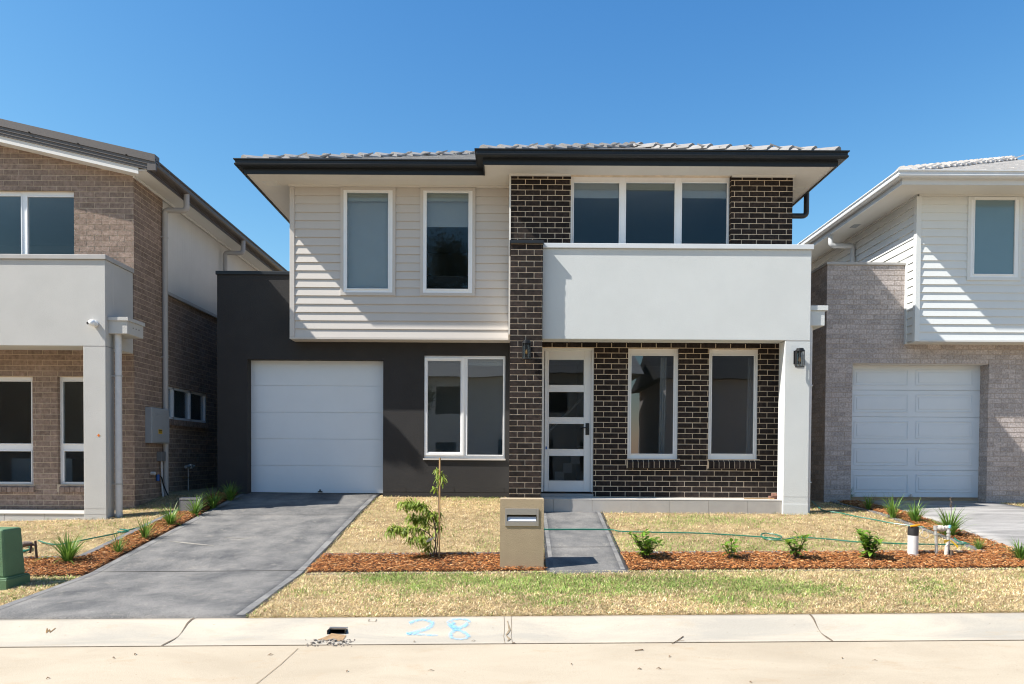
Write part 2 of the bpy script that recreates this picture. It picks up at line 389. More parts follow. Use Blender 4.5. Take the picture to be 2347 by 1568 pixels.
def sweep(mb, line, prof, z, mi=0, closed_prof=True):
    """profile (outward offset, height) along a plan polyline; outward = right of travel"""
    P = [Vector((x, y)) for x, y in line]; n = []
    for a, b in zip(P, P[1:]):
        t = (b-a).normalized(); n.append(Vector((t.y, -t.x)))
    offs = []
    for i in range(len(P)):
        if i == 0: offs.append(n[0])
        elif i == len(P)-1: offs.append(n[-1])
        else: offs.append((n[i-1]+n[i])/(1+n[i-1].dot(n[i])))
    k = len(prof); vs = []
    for p, o in zip(P, offs):
        for a, h in prof: vs.append((p.x+o.x*a, p.y+o.y*a, z+h))
    fs = [(i*k+j, i*k+(j+1) % k, (i+1)*k+(j+1) % k, (i+1)*k+j) for i in range(len(P)-1) for j in range(k)]
    fs += [tuple(range(k))[::-1], tuple(range((len(P)-1)*k, len(P)*k))]
    mb.add(vs, fs, mi)
def bar_rect(mb, face, p0, p1, u0, u1, z0, z1, t, mi=0):
    for a, b, c, d in ((u0, u0+t, z0, z1), (u1-t, u1, z0, z1), (u0+t, u1-t, z0, z0+t), (u0+t, u1-t, z1-t, z1)):
        if face == 'y': mb.box(a, b, p0, p1, c, d, mi)
        else: mb.box(p0, p1, a, b, c, d, mi)
def window(parent, rect, y, panes, fr=.045, dep=.07, matf='frame', blind=None, glass='glass', label=None, proud=0.0):
    """window in a wall facing the street: frame in plane y, panes = list of rects"""
    x0, x1, z0, z1 = rect; f = MB()
    for c in cells(x0, x1, z0, z1, [(a, b, c, d) for a, b, c, d in panes]): f.box(c[0], c[1], y, y+dep, c[2], c[3])
    wo = f.build('window', matf, parent, label=label, bevel=.004)
    for a, b, c, d in panes:
        s = MB(); bar_rect(s, 'y', y-.012, y+.03, a-.006, b+.006, c-.006, d+.006, .016); s.build('frame', matf, wo, bevel=.003)
        g = MB(); g.box(a+.006, b-.006, y+.012, y+.016, c+.006, d-.006); g.build('pane', glass, wo)
    return wo
def blindbox(parent, x0, x1, z0, z1, y, matn='blind', head=True, slats=False):
    b = MB()
    if slats:
        k = int((z1-z0)/.028)
        for i in range(k): b.box(x0, x1, y, y+.03, z1-.028*(i+1)+.004, z1-.028*i)
    else:
        b.box(x0, x1, y, y+.003, z0, z1); b.box(x0, x1, y-.006, y+.009, z0-.02, z0)
        if head: b.tube([(x0, y+.02, z1), (x1, y+.02, z1)], .022, 10)
    return b.build('blind', matn, parent, smooth=False)
def elbowpath(pts, r, k=4):
    pts = [Vector(p) for p in pts]; out = [pts[0]]
    for a, b, c in zip(pts, pts[1:], pts[2:]):
        p = b + (a-b).normalized()*r; q = b + (c-b).normalized()*r
        for i in range(k+1):
            t = i/k; out.append(p*(1-t)**2 + b*2*t*(1-t) + q*t*t)
    out.append(pts[-1]); return out
def drape(pts, width, off=.003, step=.02, tint=None):
    """flat ribbon lying on the ground along plan points"""
    P = [Vector((p[0], p[1])) for p in pts]; Q = []
    for a, b in zip(P, P[1:]):
        n = max(1, int((b-a).length/step))
        for i in range(n): Q.append(a + (b-a)*i/n)
    Q.append(P[-1]); V = []
    for i, q in enumerate(Q):
        t = (Q[min(i+1, len(Q)-1)] - Q[max(i-1, 0)])
        t = t.normalized() if t.length > 1e-6 else Vector((1, 0)); n = Vector((-t.y, t.x))
        wd = width(i/len(Q)) if callable(width) else width
        for s in (-1, 0, 1):
            a = q + n*wd*.5*s; V.append((a.x, a.y, float(G(a.x, a.y))+off))
    Fc = []
    for i in range(len(Q)-1):
        for s in (0, 1): Fc.append((i*3+s, (i+1)*3+s, (i+1)*3+s+1, i*3+s+1))
    return V, Fc
def ribbon(mb, pts, width, off=.003, step=.02, mi=0):
    V, Fc = drape(pts, width, off, step); mb.add(V, Fc, mi)
def smooth_path(pts, n=6):
    P = [Vector(p) for p in pts]; out = []
    for i in range(len(P)-1):
        p0 = P[max(i-1, 0)]; p1 = P[i]; p2 = P[i+1]; p3 = P[min(i+2, len(P)-1)]
        for j in range(n):
            t = j/n
            out.append(.5*((2*p1) + (p2-p0)*t + (2*p0-5*p1+4*p2-p3)*t*t + (3*p1-p0-3*p2+p3)*t**3))
    out.append(P[-1]); return out

# ------------------------------------------------------------------ ground, road, kerb, drives
def gridsheet(name, xs, ys, m, off=0.0, hole=None, skirt=0.0):
    X, Y = np.meshgrid(xs, ys); Z = G(X, Y) + off
    V = np.stack([X, Y, Z], -1).reshape(-1, 3); nx = len(xs); Fc = []
    for j in range(len(ys)-1):
        for i in range(nx-1):
            if hole and hole((xs[i]+xs[i+1])/2, (ys[j]+ys[j+1])/2): continue
            a = j*nx+i; Fc.append((a, a+1, a+nx+1, a+nx))
    if skirt:
        V = list(map(tuple, V)); edge = [j*nx for j in range(len(ys))]
        loops = [[i for i in range(nx)], [(len(ys)-1)*nx+i for i in range(nx)][::-1], [j*nx for j in range(len(ys))][::-1], [j*nx+nx-1 for j in range(len(ys))]]
        for lp in loops:
            for a, b in zip(lp, lp[1:]):
                n = len(V); V += [(V[a][0], V[a][1], V[a][2]-skirt), (V[b][0], V[b][1], V[b][2]-skirt)]; Fc.append((a, n, n+1, b))
    o = npmesh(name, V, Fc, m); o['kind'] = 'structure'; return o
xs = np.concatenate([[-150, -60, -20], np.arange(-10, 10.01, .5), [20, 60, 150]])
HX0, HX1 = XX(756, 1446, 6.22), XX(793, 1446, 6.22); HY0, HY1 = PG(775, 1454).y, PG(775, 1439).y; print('HOLE', HY0, HY1)
ground = gridsheet('ground', xs, np.concatenate([[6.41, 6.6, 7, 7.5, 8, 8.3], np.arange(8.6, 13.6, .3), [16, 25, 60, 150]]), 'soil', -.004)
rd = gridsheet('road', xs, np.array([-2.4, 0, 2, 3, 4, 5, 5.86]), 'road')
far = gridsheet('far_verge', xs, np.array([-150, -60, -20, -8, -2.4]), 'soil', .0)
kx = np.array(sorted(list(np.arange(-12, 12.01, .4)) + [HX0, HX1]))
kerb = gridsheet('kerb', kx, np.array(sorted([5.868, 5.95, 6.08, 6.11, 6.14, 6.17, 6.2, 6.23, 6.26, 6.28, 6.3, 6.33, 6.36, 6.42, HY0, HY1])), 'kerb', .0, hole=lambda x, y: HX0 < x < HX1 and HY0 < y < HY1, skirt=.12)
drive = gridsheet('driveway', np.linspace(-4.65, -2.25, 13), np.array([6.43, 6.8, 7.4, 8, 8.3, 8.8, 9.5, 10.2, 11, 11.5, 12, 12.5, 13.2]), 'drive', .014, skirt=.06)
drive2 = gridsheet('neighbour_driveway', np.linspace(6.2, 8.62, 9), np.array([6.43, 7.4, 8.3, 9.5, 10.5, 11.5, 12.5, 13.6]), 'drive_pale', .014, skirt=.06)
def quadpatch(name, c, m, off, nx=6, ny=20, skirt=.05):
    (ax, ay), (bx, by), (cx_, cy_), (dx, dy) = c; V = []; Fc = []
    for j in range(ny+1):
        t = j/ny
        for i in range(nx+1):
            s = i/nx; x = (ax*(1-s)+bx*s)*(1-t) + (dx*(1-s)+cx_*s)*t; y = (ay*(1-s)+by*s)*(1-t) + (dy*(1-s)+cy_*s)*t
            V.append((x, y, float(G(x, y))+off))
    n = nx+1
    for j in range(ny):
        for i in range(nx): a = j*n+i; Fc.append((a, a+1, a+n+1, a+n))
    for side in ([(j*n) for j in range(ny+1)], [j*n+nx for j in range(ny+1)], list(range(n))):
        for a, b in zip(side, side[1:]):
            k = len(V); V += [(V[a][0], V[a][1], V[a][2]-skirt), (V[b][0], V[b][1], V[b][2]-skirt)]; Fc.append((a, k, k+1, b))
    o = npmesh(name, V, Fc, m); o['kind'] = 'structure'; return o
PATH = [(.43, 8.2), (1.34, 8.2), (1.46, 11.64), (.50, 11.64)]
path = quadpatch('path', PATH, 'drive', .012)
# joints pressed in the driveway and the path
mb = MB()
for d in (8.36, 11.3): ribbon(mb, [(-4.65, d), (-2.25, d)], .012, .017, .1)
mb.build('joint', 'dark', drive)
mb = MB(); ribbon(mb, [(.475, 9.35), (1.38, 9.35)], .012, .015, .1); mb.build('joint', 'dark', path)
# pale tyre streaks left on the driveway
mb = MB()
p, q = PG(385, 1243), PG(490, 1254)
ribbon(mb, [(p.x, p.y), (q.x, q.y)], lambda t: .045*math.sin(math.pi*min(1, max(.02, t)))+.01, .0175)
p, q = PG(515, 1234), PG(570, 1238)
ribbon(mb, [(p.x, p.y), (q.x, q.y)], .02, .0175)
MT['margin'] = concrete('pale_trowelled_margin', (.27, .262, .252), (.15, .15, .152), (.32, .30, .27), 3, .3, fine=.2, spec=.15, rough=.95)
mb.build('streak', concrete('pale_cement_streak', (.33, .31, .27), (.24, .225, .2), (.3, .28, .25), 9), drive)
for X_ in (-4.59, -2.31):
    mb = MB(); ribbon(mb, [(X_, 6.45), (X_, 9.0), (X_, 13.0)], lambda t: .07+.008*math.sin(t*31), .0165, .1); mb.build('trowelled_margin', 'margin', drive)
for (a, b) in (((.49, 8.22), (.56, 11.6)), ((1.28, 8.22), (1.4, 11.6)), ((.5, 8.25), (1.3, 8.25))):
    mb = MB(); ribbon(mb, [a, b], .05, .0145 if a[1] > b[1]-.1 else .0138, .1); mb.build('trowelled_margin', 'margin', path)
for (x0, y0, x1, y1, w_) in ((905, 1160, 985, 1163, .03), (860, 1160, 900, 1158, .02), (760, 1195, 800, 1198, .02)):
    a, b = PG(x0, y0), PG(x1, y1); mb = MB(); ribbon(mb, [(a.x, a.y), (b.x, b.y)], lambda t: w_*(.4+abs(math.sin(t*23))), .018, .02) if -4.6 < a.x < -2.3 and -4.6 < b.x < -2.3 else None
    if mb.v: mb.build('cement_smear', 'margin', drive)
# road and kerb joints, cracks, drain outlet, marks
mb = MB()
ribbon(mb, [(-12, 5.864), (12, 5.864)], .014, .004, .5)
for X0 in (-2.71, 2.57): ribbon(mb, [(X0-.01, 5.87), (X0, 6.1), (X0+.02, 6.42)], lambda t: .012+.008*math.sin(t*9), .004, .015)
mb.build('joint', 'crack', kerb)
mb = MB()
for dx in (-.03, .03): ribbon(mb, [(dx+.012, 5.87), (dx, 6.1), (dx+.006, 6.2), (dx, 6.42)], .003, .004, .02)
ribbon(mb, [(.0, 5.93), (.02, 6.0), (-.01, 6.12), (.02, 6.2), (.0, 6.3)], lambda t: .004+.014*abs(math.sin(t*7)), .005, .015)
a, b = PG(683, 1487), PG(588, 1568)
ribbon(mb, [(a.x, a.y), (a.x*.5+b.x*.5+.01, a.y*.5+b.y*.5), (b.x, b.y), (b.x-(a.x-b.x)*2, b.y-(a.y-b.y)*2)], .005, .004, .05)
mb.build('joint', concrete('faint_joint_fill', (.34, .26, .17), (.25, .19, .12), (.3, .22, .14), 9), rd)
# outlet
dr = thing('drain_outlet', 'rectangular stormwater outlet opening in the rolled kerb', 'drain', (HX0, 6.2, float(G(HX0, 6.2))))
mb = MB(); zc = float(G(HX0, HY0)); zt = float(G((HX0+HX1)/2, HY1))
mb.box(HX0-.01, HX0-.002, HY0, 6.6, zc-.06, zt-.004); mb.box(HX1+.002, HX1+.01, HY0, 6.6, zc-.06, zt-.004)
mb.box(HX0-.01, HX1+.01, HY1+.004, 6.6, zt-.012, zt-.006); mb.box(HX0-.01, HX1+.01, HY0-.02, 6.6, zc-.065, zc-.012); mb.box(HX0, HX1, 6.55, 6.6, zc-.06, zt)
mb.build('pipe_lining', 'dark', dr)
mb = MB(); mb.prism([(HY1-.006, zt-.012), (HY1+.012, zt-.004), (HY1+.012, zt+.006), (HY1-.006, zt+.001)], 'x', HX0-.008, HX1+.01); mb.build('rim', 'steel', dr)
mb = MB()
ribbon(mb, [(HX0+.05, 6.0), (HX0+.09, HY0-.005)], lambda t: .22-.1*t, .004)
mb.build('silt_stain', 'silt', dr)
mb = MB()
for i in range(90):
    x = PG(700+random.random()*110+random.gauss(0, 6), 1467+random.random()*16)
    r = random.choice([.004, .006, .008, .014 if random.random() < .5 else .007]); c = Vector(x)+Vector((0, 0, r*.5))
    mb.add([c+Vector((math.cos(a)*r*random.uniform(.7, 1.3), math.sin(a)*r*random.uniform(.6, 1.1), h*r)) for h in (-.5, .3, .6) for a in [k*1.047+h for k in range(6)]],
           [(j*6+k, j*6+(k+1) % 6, j*6+6+(k+1) % 6, j*6+6+k) for j in range(2) for k in range(6)]+[tuple(range(12, 18))])
tag(mb.build('gravel', mat('gutter_stones', (.33, .29, .25), .9, .4, 30, island=.45)), 'small stones and dirt washed out below the kerb outlet', 'gravel', kind='stuff')
# chalk number and scratched mark
def zc7(L): return [tuple(PG(716.4+x*.1804, 1400.2+y*.1804)[:2]) for x, y in L]
def strokes(name, lists, matn, widths, parent, off):
    V = []; Fc = []; T = []
    for L, wd in zip(lists, widths):
        P = [p.xy for p in smooth_path([Vector((a[0], a[1], 0)) for a in L], 6)]
        v, f = drape(P, wd, off, .012); n = len(V); off += .0006
        V += v; Fc += [tuple(i+n for i in q) for q in f]; T += [(.05,)*3, (1., 1., 1.), (.05,)*3]*(len(v)//3)
    return npmesh(name, V, Fc, matn, parent, tint=np.array(T, np.float32))
two = [[(1230, 165), (1290, 135), (1370, 118), (1460, 125), (1520, 155), (1500, 200), (1430, 240), (1330, 270), (1250, 282), (1195, 295)], [(1195, 290), (1230, 300), (1300, 303), (1430, 312), (1590, 317)], [(1195, 292), (1260, 296)]]
eight = [[(1800, 150), (1775, 185), (1810, 235), (1880, 222), (1940, 190), (1978, 150), (1955, 120), (1880, 110), (1790, 118), (1735, 148), (1750, 190), (1790, 225), (1810, 240), (1870, 256), (1930, 285), (1975, 325), (1950, 355), (1880, 368), (1790, 358), (1755, 330), (1765, 290), (1810, 245), (1830, 230)], [(1755, 170), (1800, 215), (1830, 250)]]
strokes('chalk_number', [zc7(l) for l in two+eight], 'chalk', [.055, .05, .06, .05, .06], kerb, .004)['label'] = 'pale blue hand drawn 28'
mb = MB()
W = [tuple(PG(x*.3251, 1058.3+y*.3251)[:2]) for x, y in [(333, 1178), (326, 1210), (348, 1186), (352, 1206), (390, 1176)]]
ribbon(mb, W, .009, .004, .01); mb.build('scratched_letter', 'scratch', kerb)
mb = MB()
sq = zc7([(720, 108), (710, 138), (800, 142), (812, 112)])
ribbon(mb, sq[:2], .005, .004, .01); ribbon(mb, sq[1:3], .003, .004, .01); ribbon(mb, sq[2:], .005, .004, .01); mb.build('incised_mark', 'crack', kerb)
# twigs and dry leaves on the kerb and road
TW = mat('dry_twig', (.2, .13, .075), .9, .3, 30)
def twig(label, pix, r=.004):
    P = [PG(x, y)+Vector((0, 0, r+.002)) for x, y in pix]; mb = MB(); mb.tube(P, [r*(1-.5*i/len(P)) for i in range(len(P))], 5)
    if len(P) > 2:
        mb.tube([P[1], P[1]+Vector((.05, -.03, .01))], r*.5, 4)
    tag(mb.build('twig', TW), label, 'twig', 'twigs dropped in the gutter')
twig('forked dry twig lying on the kerb face right of the middle joint', [(1566, 1460), (1552, 1470), (1540, 1477)])
twig('short stub of twig lying flat in the gutter', [(1474, 1491), (1455, 1493)], .005)
for n_, (x, y) in enumerate([(1178, 1476), (620, 1502), (950, 1472), (795, 1540), (988, 1538), (1085, 1470), (1466, 1535), (2005, 1515), (310, 1501), (260, 1509), (110, 1556), (1720, 1565), (1510, 1534), (1930, 1510), (1535, 1506), (1310, 1524)]):
    p = PG(x, y); a = random.random()*6; L_ = .012+.012*random.random(); mb = MB()
    c, s = math.cos(a), math.sin(a)
    mb.add([(p.x+c*L_, p.y+s*L_, p.z+.004), (p.x-s*L_*.3, p.y+c*L_*.3, p.z+.014), (p.x-c*L_, p.y-s*L_, p.z+.005), (p.x+s*L_*.3, p.y-c*L_*.3, p.z+.01)], [(0, 1, 2, 3)])
    m_ = mb.build('dry_leaf', TW); sol = m_.modifiers.new('s', 'SOLIDIFY'); sol.thickness = .002
    tag(m_, 'tiny brown dry leaf fallen on the pale road or kerb', 'leaf', 'dry leaves on the road and kerb')

# ------------------------------------------------------------------ garden edging
def edging(name, pts, label, wd=.06, h=.03):
    mb = MB(); V, Fc = drape(pts, wd, h, .25); n = len(V)//3
    V2 = V + [(x, y, z-.08) for x, y, z in V]; m = len(V)
    F2 = list(Fc) + [(i*3, i*3+m, (i+1)*3+m, (i+1)*3) for i in range(n-1)] + [(i*3+2, (i+1)*3+2, (i+1)*3+2+m, i*3+2+m) for i in range(n-1)]
    F2 += [(0, 1, m+1, m), (1, 2, m+2, m+1), (m-3, 2*m-3, 2*m-2, m-2), (m-2, 2*m-2, 2*m-1, m-1)]
    mb.add(V2, F2)
    return tag(mb.build(name, 'edging'), label, 'edging', 'concrete garden edging strips')
edging('garden_edging', [(-2.22, 9.06), (.43, 9.06)], 'concrete edging behind the mulch strip left of the letterbox', .07, .018)
edging('garden_edging', [(-2.22, 8.27), (.41, 8.27)], 'flush concrete edging in front of the mulch strip left of the letterbox', .06, .004)
edging('garden_edging', [(1.38, 9.06), (5.78, 9.06)], 'long concrete edging between the right lawn and the shrub bed', .07, .018)
edging('garden_edging', [(1.36, 8.27), (6.15, 8.27)], 'flush concrete edging between the shrub bed and the verge', .05, .003)
edging('garden_edging', [(5.76, 9.1), (5.76, 11.6), (5.7, 13.2)], 'edging running towards the right neighbour garage', .08, .016)
edging('garden_edging', [(-5.12, 8.98), (-5.12, 12.3)], 'edging running up beside the tufts left of the driveway', .09, .03)
edging('garden_edging', [(-8.2, 8.98), (-5.18, 8.98)], 'short edging behind the green cabinet at far left', .07, .02)

# ------------------------------------------------------------------ mulch and grass
def inpath(X, Y, g=.02):
    t = (Y-8.2)/3.44
    return (X > .43+.07*t-g) & (X < 1.34+.12*t+g) & (Y > 8.18)
mul = [(-2.23, .42, 8.3, 9.02), (1.36, 6.18, 8.3, 9.02), (5.8, 6.18, 9.02, 13.2), (-8.2, -4.68, 8.22, 8.95), (-5.07, -4.68, 8.95, 13.0)]
V = []; Fc = []; T = []; base = 0
mb = MB()
for x0, x1, y0, y1 in mul:
    nx = max(2, int((x1-x0)/.12)); ny = max(2, int((y1-y0)/.12))
    vs = []
    for j in range(ny+1):
        for i in range(nx+1):
            x = x0+(x1-x0)*i/nx; y = y0+(y1-y0)*j/ny; e = min(i, nx-i, j, ny-j) > 0
            vs.append((x, y, float(G(x, y))+(.012+random.random()*.018 if e else .002)))
    mb.add(vs, [(j*(nx+1)+i, j*(nx+1)+i+1, (j+1)*(nx+1)+i+1, (j+1)*(nx+1)+i) for j in range(ny) for i in range(nx)])
mb.build('mulch_bed', 'soil_dark')['kind'] = 'structure'
pal = np.array([(.42, .165, .05), (.29, .10, .03), (.54, .26, .095), (.16, .06, .022), (.38, .145, .045), (.68, .42, .21), (.075, .032, .014)])
CV = []; CF = []; CT = []
cube = np.array([(-1, -1, -1), (1, -1, -1), (1, 1, -1), (-1, 1, -1), (-1, -1, 1), (1, -1, 1), (1, 1, 1), (-1, 1, 1)], float)*.5
cf = np.array([(4, 5, 6, 7), (0, 1, 5, 4), (1, 2, 6, 5), (2, 3, 7, 6), (3, 0, 4, 7)])
nb = 0
for x0, x1, y0, y1 in mul:
    n = int((x1-x0)*(y1-y0)*4200); X = rng.uniform(x0, x1, n); Y = rng.uniform(y0, y1, n)
    Ls = rng.uniform(.012, .055, n); Ws = rng.uniform(.004, .009, n); Hs = rng.uniform(.002, .004, n)
    yaw = rng.uniform(0, np.pi, n); tl = rng.normal(0, .22, n); rl = rng.normal(0, .35, n)
    Z = G(X, Y) + rng.uniform(.012, .045, n)
    P = cube[None]*np.stack([Ls, Ws, Hs], -1)[:, None, :]
    x, y, z = P[..., 0], P[..., 1], P[..., 2]
    cr, sr = np.cos(rl)[:, None], np.sin(rl)[:, None]; y, z = y*cr-z*sr, y*sr+z*cr
    ct, st = np.cos(tl)[:, None], np.sin(tl)[:, None]; x, z = x*ct-z*st, x*st+z*ct
    cy, sy = np.cos(yaw)[:, None], np.sin(yaw)[:, None]; x, y = x*cy-y*sy, x*sy+y*cy
    CV.append(np.stack([x+X[:, None], y+Y[:, None], z+Z[:, None]], -1).reshape(-1, 3))
    CF.append((cf[None]+(np.arange(n)*8+nb)[:, None, None]).reshape(-1, 4)); nb += n*8
    c = pal[rng.choice(7, n, p=[.24, .2, .18, .12, .14, .07, .05])]*rng.uniform(.75, 1.2, (n, 1)); CT.append(np.repeat(c, 8, 0))
tag(npmesh('bark_mulch', np.concatenate(CV), np.concatenate(CF), 'chip', tint=np.concatenate(CT)), 'orange brown bark chips covering the garden beds', 'mulch', kind='stuff')

def blobs(X, Y, L):
    s = np.zeros_like(X)
    for (cx, cy, rx, ry, a) in L: s = s + a*np.exp(-((X-cx)/rx)**2-((Y-cy)/ry)**2)
    return s
def gblob(x, y, rx, ry, a):                            # patch given by its place on the ground
    p = PG(x, y); q = PG(x+rx, y); r = PG(x, y-ry); return (p.x, p.y, abs(q.x-p.x), abs(r.y-p.y), a)
GB = [gblob(880, 1330, 90, 12, .9), gblob(960, 1350, 60, 14, .6), gblob(1040, 1322, 60, 8, .7), gblob(1300, 1345, 190, 22, 1.0), gblob(1560, 1335, 170, 16, .8), gblob(1800, 1350, 120, 18, .9),
      gblob(1690, 1375, 120, 10, .5), gblob(2130, 1350, 70, 14, .5), gblob(1290, 1385, 80, 8, .4), gblob(1650, 1195, 130, 9, .9), gblob(1480, 1200, 70, 12, .5), gblob(1780, 1250, 220, 14, .6), gblob(1500, 1250, 120, 18, .6),
      gblob(1700, 1262, 250, 7, .5), gblob(1100, 1145, 70, 4, .7), gblob(1120, 1245, 30, 22, .5), gblob(2250, 1250, 40, 15, .3), gblob(120, 1330, 60, 8, .6), gblob(180, 1205, 120, 8, .35), gblob(1240, 1330, 60, 16, .6), gblob(1130, 1335, 80, 10, .7),
      gblob(2000, 1395, 60, 8, .3), gblob(1770, 1390, 80, 10, .5), gblob(380, 1170, 30, 4, .5), gblob(690, 1360, 40, 10, .3)]
def noise2(X, Y, s, seed):
    r = np.random.default_rng(seed); out = np.zeros_like(X)
    for k in range(10):
        a = r.uniform(0, 6.28); f = s*r.uniform(.5, 2.0); out += np.sin(X*f*np.cos(a)+Y*f*np.sin(a)*1.4+r.uniform(0, 6.28))
    return out/10**.5/1.4
def allowed(X, Y):
    ok = (Y > 6.425) & (Y < 13.4)
    ok &= ~((X > -4.66) & (X < -2.235))
    ok &= ~((X > 6.19) & (X < 8.63))
    ok &= ~inpath(X, Y, -.012)
    for x0, x1, y0, y1 in mul: ok &= ~((X > x0-.03) & (X < x1+.03) & (Y > y0-.02) & (Y < y1+.05))
    ok &= ~((X > -5.18) & (X < -4.6) & (Y > 8.9))
    ok &= ~((Y > 12.98) & (X < 5.6)); ok &= ~((Y > 11.60) & (X > .03) & (X < 4.66))
    ok &= ~((Y > 11.2) & (X < -5.98) & (Y < 12.1)) ; ok &= ~((Y > 12.0) & (X < -6.0))
    ok &= ~((X > 5.6) & (X < 8.7) & (Y > 13.2))
    ok &= ~((X < -5.03) & (X > -5.65) & (Y > 7.5) & (Y < 7.98))
    ok &= ~((Y > 11.42) & (X > .02) & (X < .53))
    return ok
straw = np.array([(.68, .52, .28), (.76, .61, .37), (.52, .37, .185), (.60, .45, .235), (.36, .25, .12), (.82, .70, .47)])
greens = np.array([(.20, .31, .06), (.28, .40, .09), (.14, .22, .05), (.38, .46, .14)])
def grass(name, n, x0, x1, y0, y1, label, lmin=.022, lmax=.05):
    X = rng.uniform(x0, x1, n); Y = rng.uniform(y0, y1, n); k = allowed(X, Y); X, Y = X[k], Y[k]; n = len(X)
    gr = blobs(X, Y, GB)*1.15 + .2*noise2(X, Y, 5, 3) + .2*noise2(X, Y, 16, 5) + .03
    thin = .5+.5*noise2(X, Y, 3.2, 9)+.25*noise2(X, Y, 11, 19)
    keep = rng.random(n) < np.clip(.75+.5*thin, .45, 1); X, Y, gr, thin = X[keep], Y[keep], gr[keep], thin[keep]; n = len(X)
    isg = rng.random(n) < np.clip(gr*1.0, .05, .86)
    L = rng.uniform(lmin, lmax, n)*np.where(isg, 1.05, 1); yaw = rng.uniform(0, 2*np.pi, n)
    el = np.where(isg, rng.uniform(.25, 1.2, n), rng.uniform(.05, .8, n)); wd = rng.uniform(.0015, .0032, n)
    Z = G(X, Y)+rng.uniform(-.004, .012, n)
    dx, dy = np.cos(yaw), np.sin(yaw); ce, se = np.cos(el), np.sin(el)
    p0 = np.stack([X-dy*wd, Y+dx*wd, Z], -1); p1 = np.stack([X+dy*wd, Y-dx*wd, Z], -1)
    m0 = np.stack([X+dx*ce*L*.55-dy*wd*.8, Y+dy*ce*L*.55+dx*wd*.8, Z+se*L*.6], -1); m1 = np.stack([X+dx*ce*L*.55+dy*wd*.8, Y+dy*ce*L*.55-dx*wd*.8, Z+se*L*.6], -1)
    t = np.stack([X+dx*ce*L*1.1, Y+dy*ce*L*1.1, Z+se*L*.75], -1)
    V = np.stack([p0, p1, m1, m0, t], 1).reshape(-1, 3); b = (np.arange(n)*5)[:, None]
    Fc = np.concatenate([b+np.array([0, 1, 2]), b+np.array([0, 2, 3]), b+np.array([3, 2, 4])], 0)
    tone = np.clip(1+.15*noise2(X, Y, 2.3, 21)+.16*noise2(X, Y, 13, 22), .6, 1.3)[:, None]
    c = np.where(isg[:, None], greens[rng.integers(0, 4, n)], straw[rng.choice(6, n, p=[.22, .2, .16, .16, .14, .12])])*rng.uniform(.6, 1.3, (n, 1))*tone
    tag(npmesh(name, V, Fc, 'grass', tint=np.repeat(c, 5, 0)), label, 'grass', kind='stuff')
grass('verge_grass', 210000, -8, 8, 6.42, 8.26, 'half dry turf of the verge along the kerb, straw with green patches')
grass('lawn_grass', 190000, -8.2, 10.2, 8.95, 13.4, 'half dry front lawns in front of the houses', .025, .06)
# ragged overhang of runners along the kerb and drive edges
V = []; Fc = []; T = []
def fringe(ax, ay, bx, by, n, nx_, ny_):
    for i in range(n):
        t = random.random(); x = ax+(bx-ax)*t; y = ay+(by-ay)*t
        if -4.66 < x < -2.24 and ay == by: continue
        L = random.uniform(.015, .045); a = random.gauss(0, .7); c, s = math.cos(a), math.sin(a)
        dx, dy = nx_*c-ny_*s, nx_*s+ny_*c; z = float(G(x, y))+.008; wd = .0035
        k = len(V); V.extend([(x-dy*wd, y+dx*wd, z), (x+dy*wd, y-dx*wd, z), (x+dx*L, y+dy*L, z+random.uniform(.0, .018))]); Fc.append((k, k+1, k+2))
        c = straw[random.randrange(6)] if random.random() < .75 else greens[random.randrange(4)]
        T.extend([tuple(c)]*3)
fringe(-8, 6.43, 8, 6.43, 4200, 0, -1); fringe(-2.24, 6.43, -2.24, 12.9, 1200, -1, 0); fringe(-4.66, 6.43, -4.66, 8.2, 300, 1, 0)
fringe(.44, 9.1, .51, 11.6, 250, 1, 0); fringe(1.36, 9.1, 1.45, 11.6, 350, -1, 0); fringe(.3, 8.24, 1.45, 8.24, 400, 0, 1); fringe(-2.2, 9.1, .43, 9.1, 500, 0, -1); fringe(1.4, 9.1, 5.7, 9.1, 700, 0, -1)
fringe(-2.2, 8.25, .43, 8.25, 500, 0, 1); fringe(1.4, 8.25, 6.1, 8.25, 700, 0, 1)
tag(npmesh('edge_grass', V, Fc, 'grass', tint=np.array(T, np.float32)), 'dry runners overhanging the kerb and path edges', 'grass', kind='stuff')

# ------------------------------------------------------------------ roofs
def tiles(mb, P, s0, s1, t1, hipl, hipr, ze, pitch, cw=.31, tw=.3, back=None):
    """tiled slope; P(s, t) -> plan point, s along the eave, t inwards"""
    t = -.05; k = 0
    while t < t1:
        a0 = s0+(max(t, 0) if hipl else 0); a1 = s1-(max(t, 0) if hipr else 0)
        if a1-a0 < .1: break
        s = s0 - (.15 if k % 2 else 0); tt = t+cw+.03
        while s < a1:
            f0, f1 = max(s, a0), min(s+tw-.004, a1)
            b0, b1 = max(s, a0+(cw if hipl else 0)), min(s+tw-.004, a1-(cw if hipr else 0)); s += tw
            if f1-f0 < .02: continue
            if b1 < b0: b0 = b1 = (f0+f1)/2
            dz = random.uniform(-.003, .003); zf = ze+pitch*t+.03+dz; zb = ze+pitch*tt+.006+dz; th = .024
            vs = []
            for (u, v, z) in ((f0, t, zf-th), (f1, t, zf-th), (b1, tt, zb-th), (b0, tt, zb-th), (f0, t, zf), (f1, t, zf), (b1, tt, zb), (b0, tt, zb)):
                p = P(u, v); vs.append((p[0], p[1], z))
            mb.add(vs, [(0, 3, 2, 1), (4, 5, 6, 7), (0, 1, 5, 4), (1, 2, 6, 5), (2, 3, 7, 6), (3, 0, 4, 7)])
        t += cw; k += 1
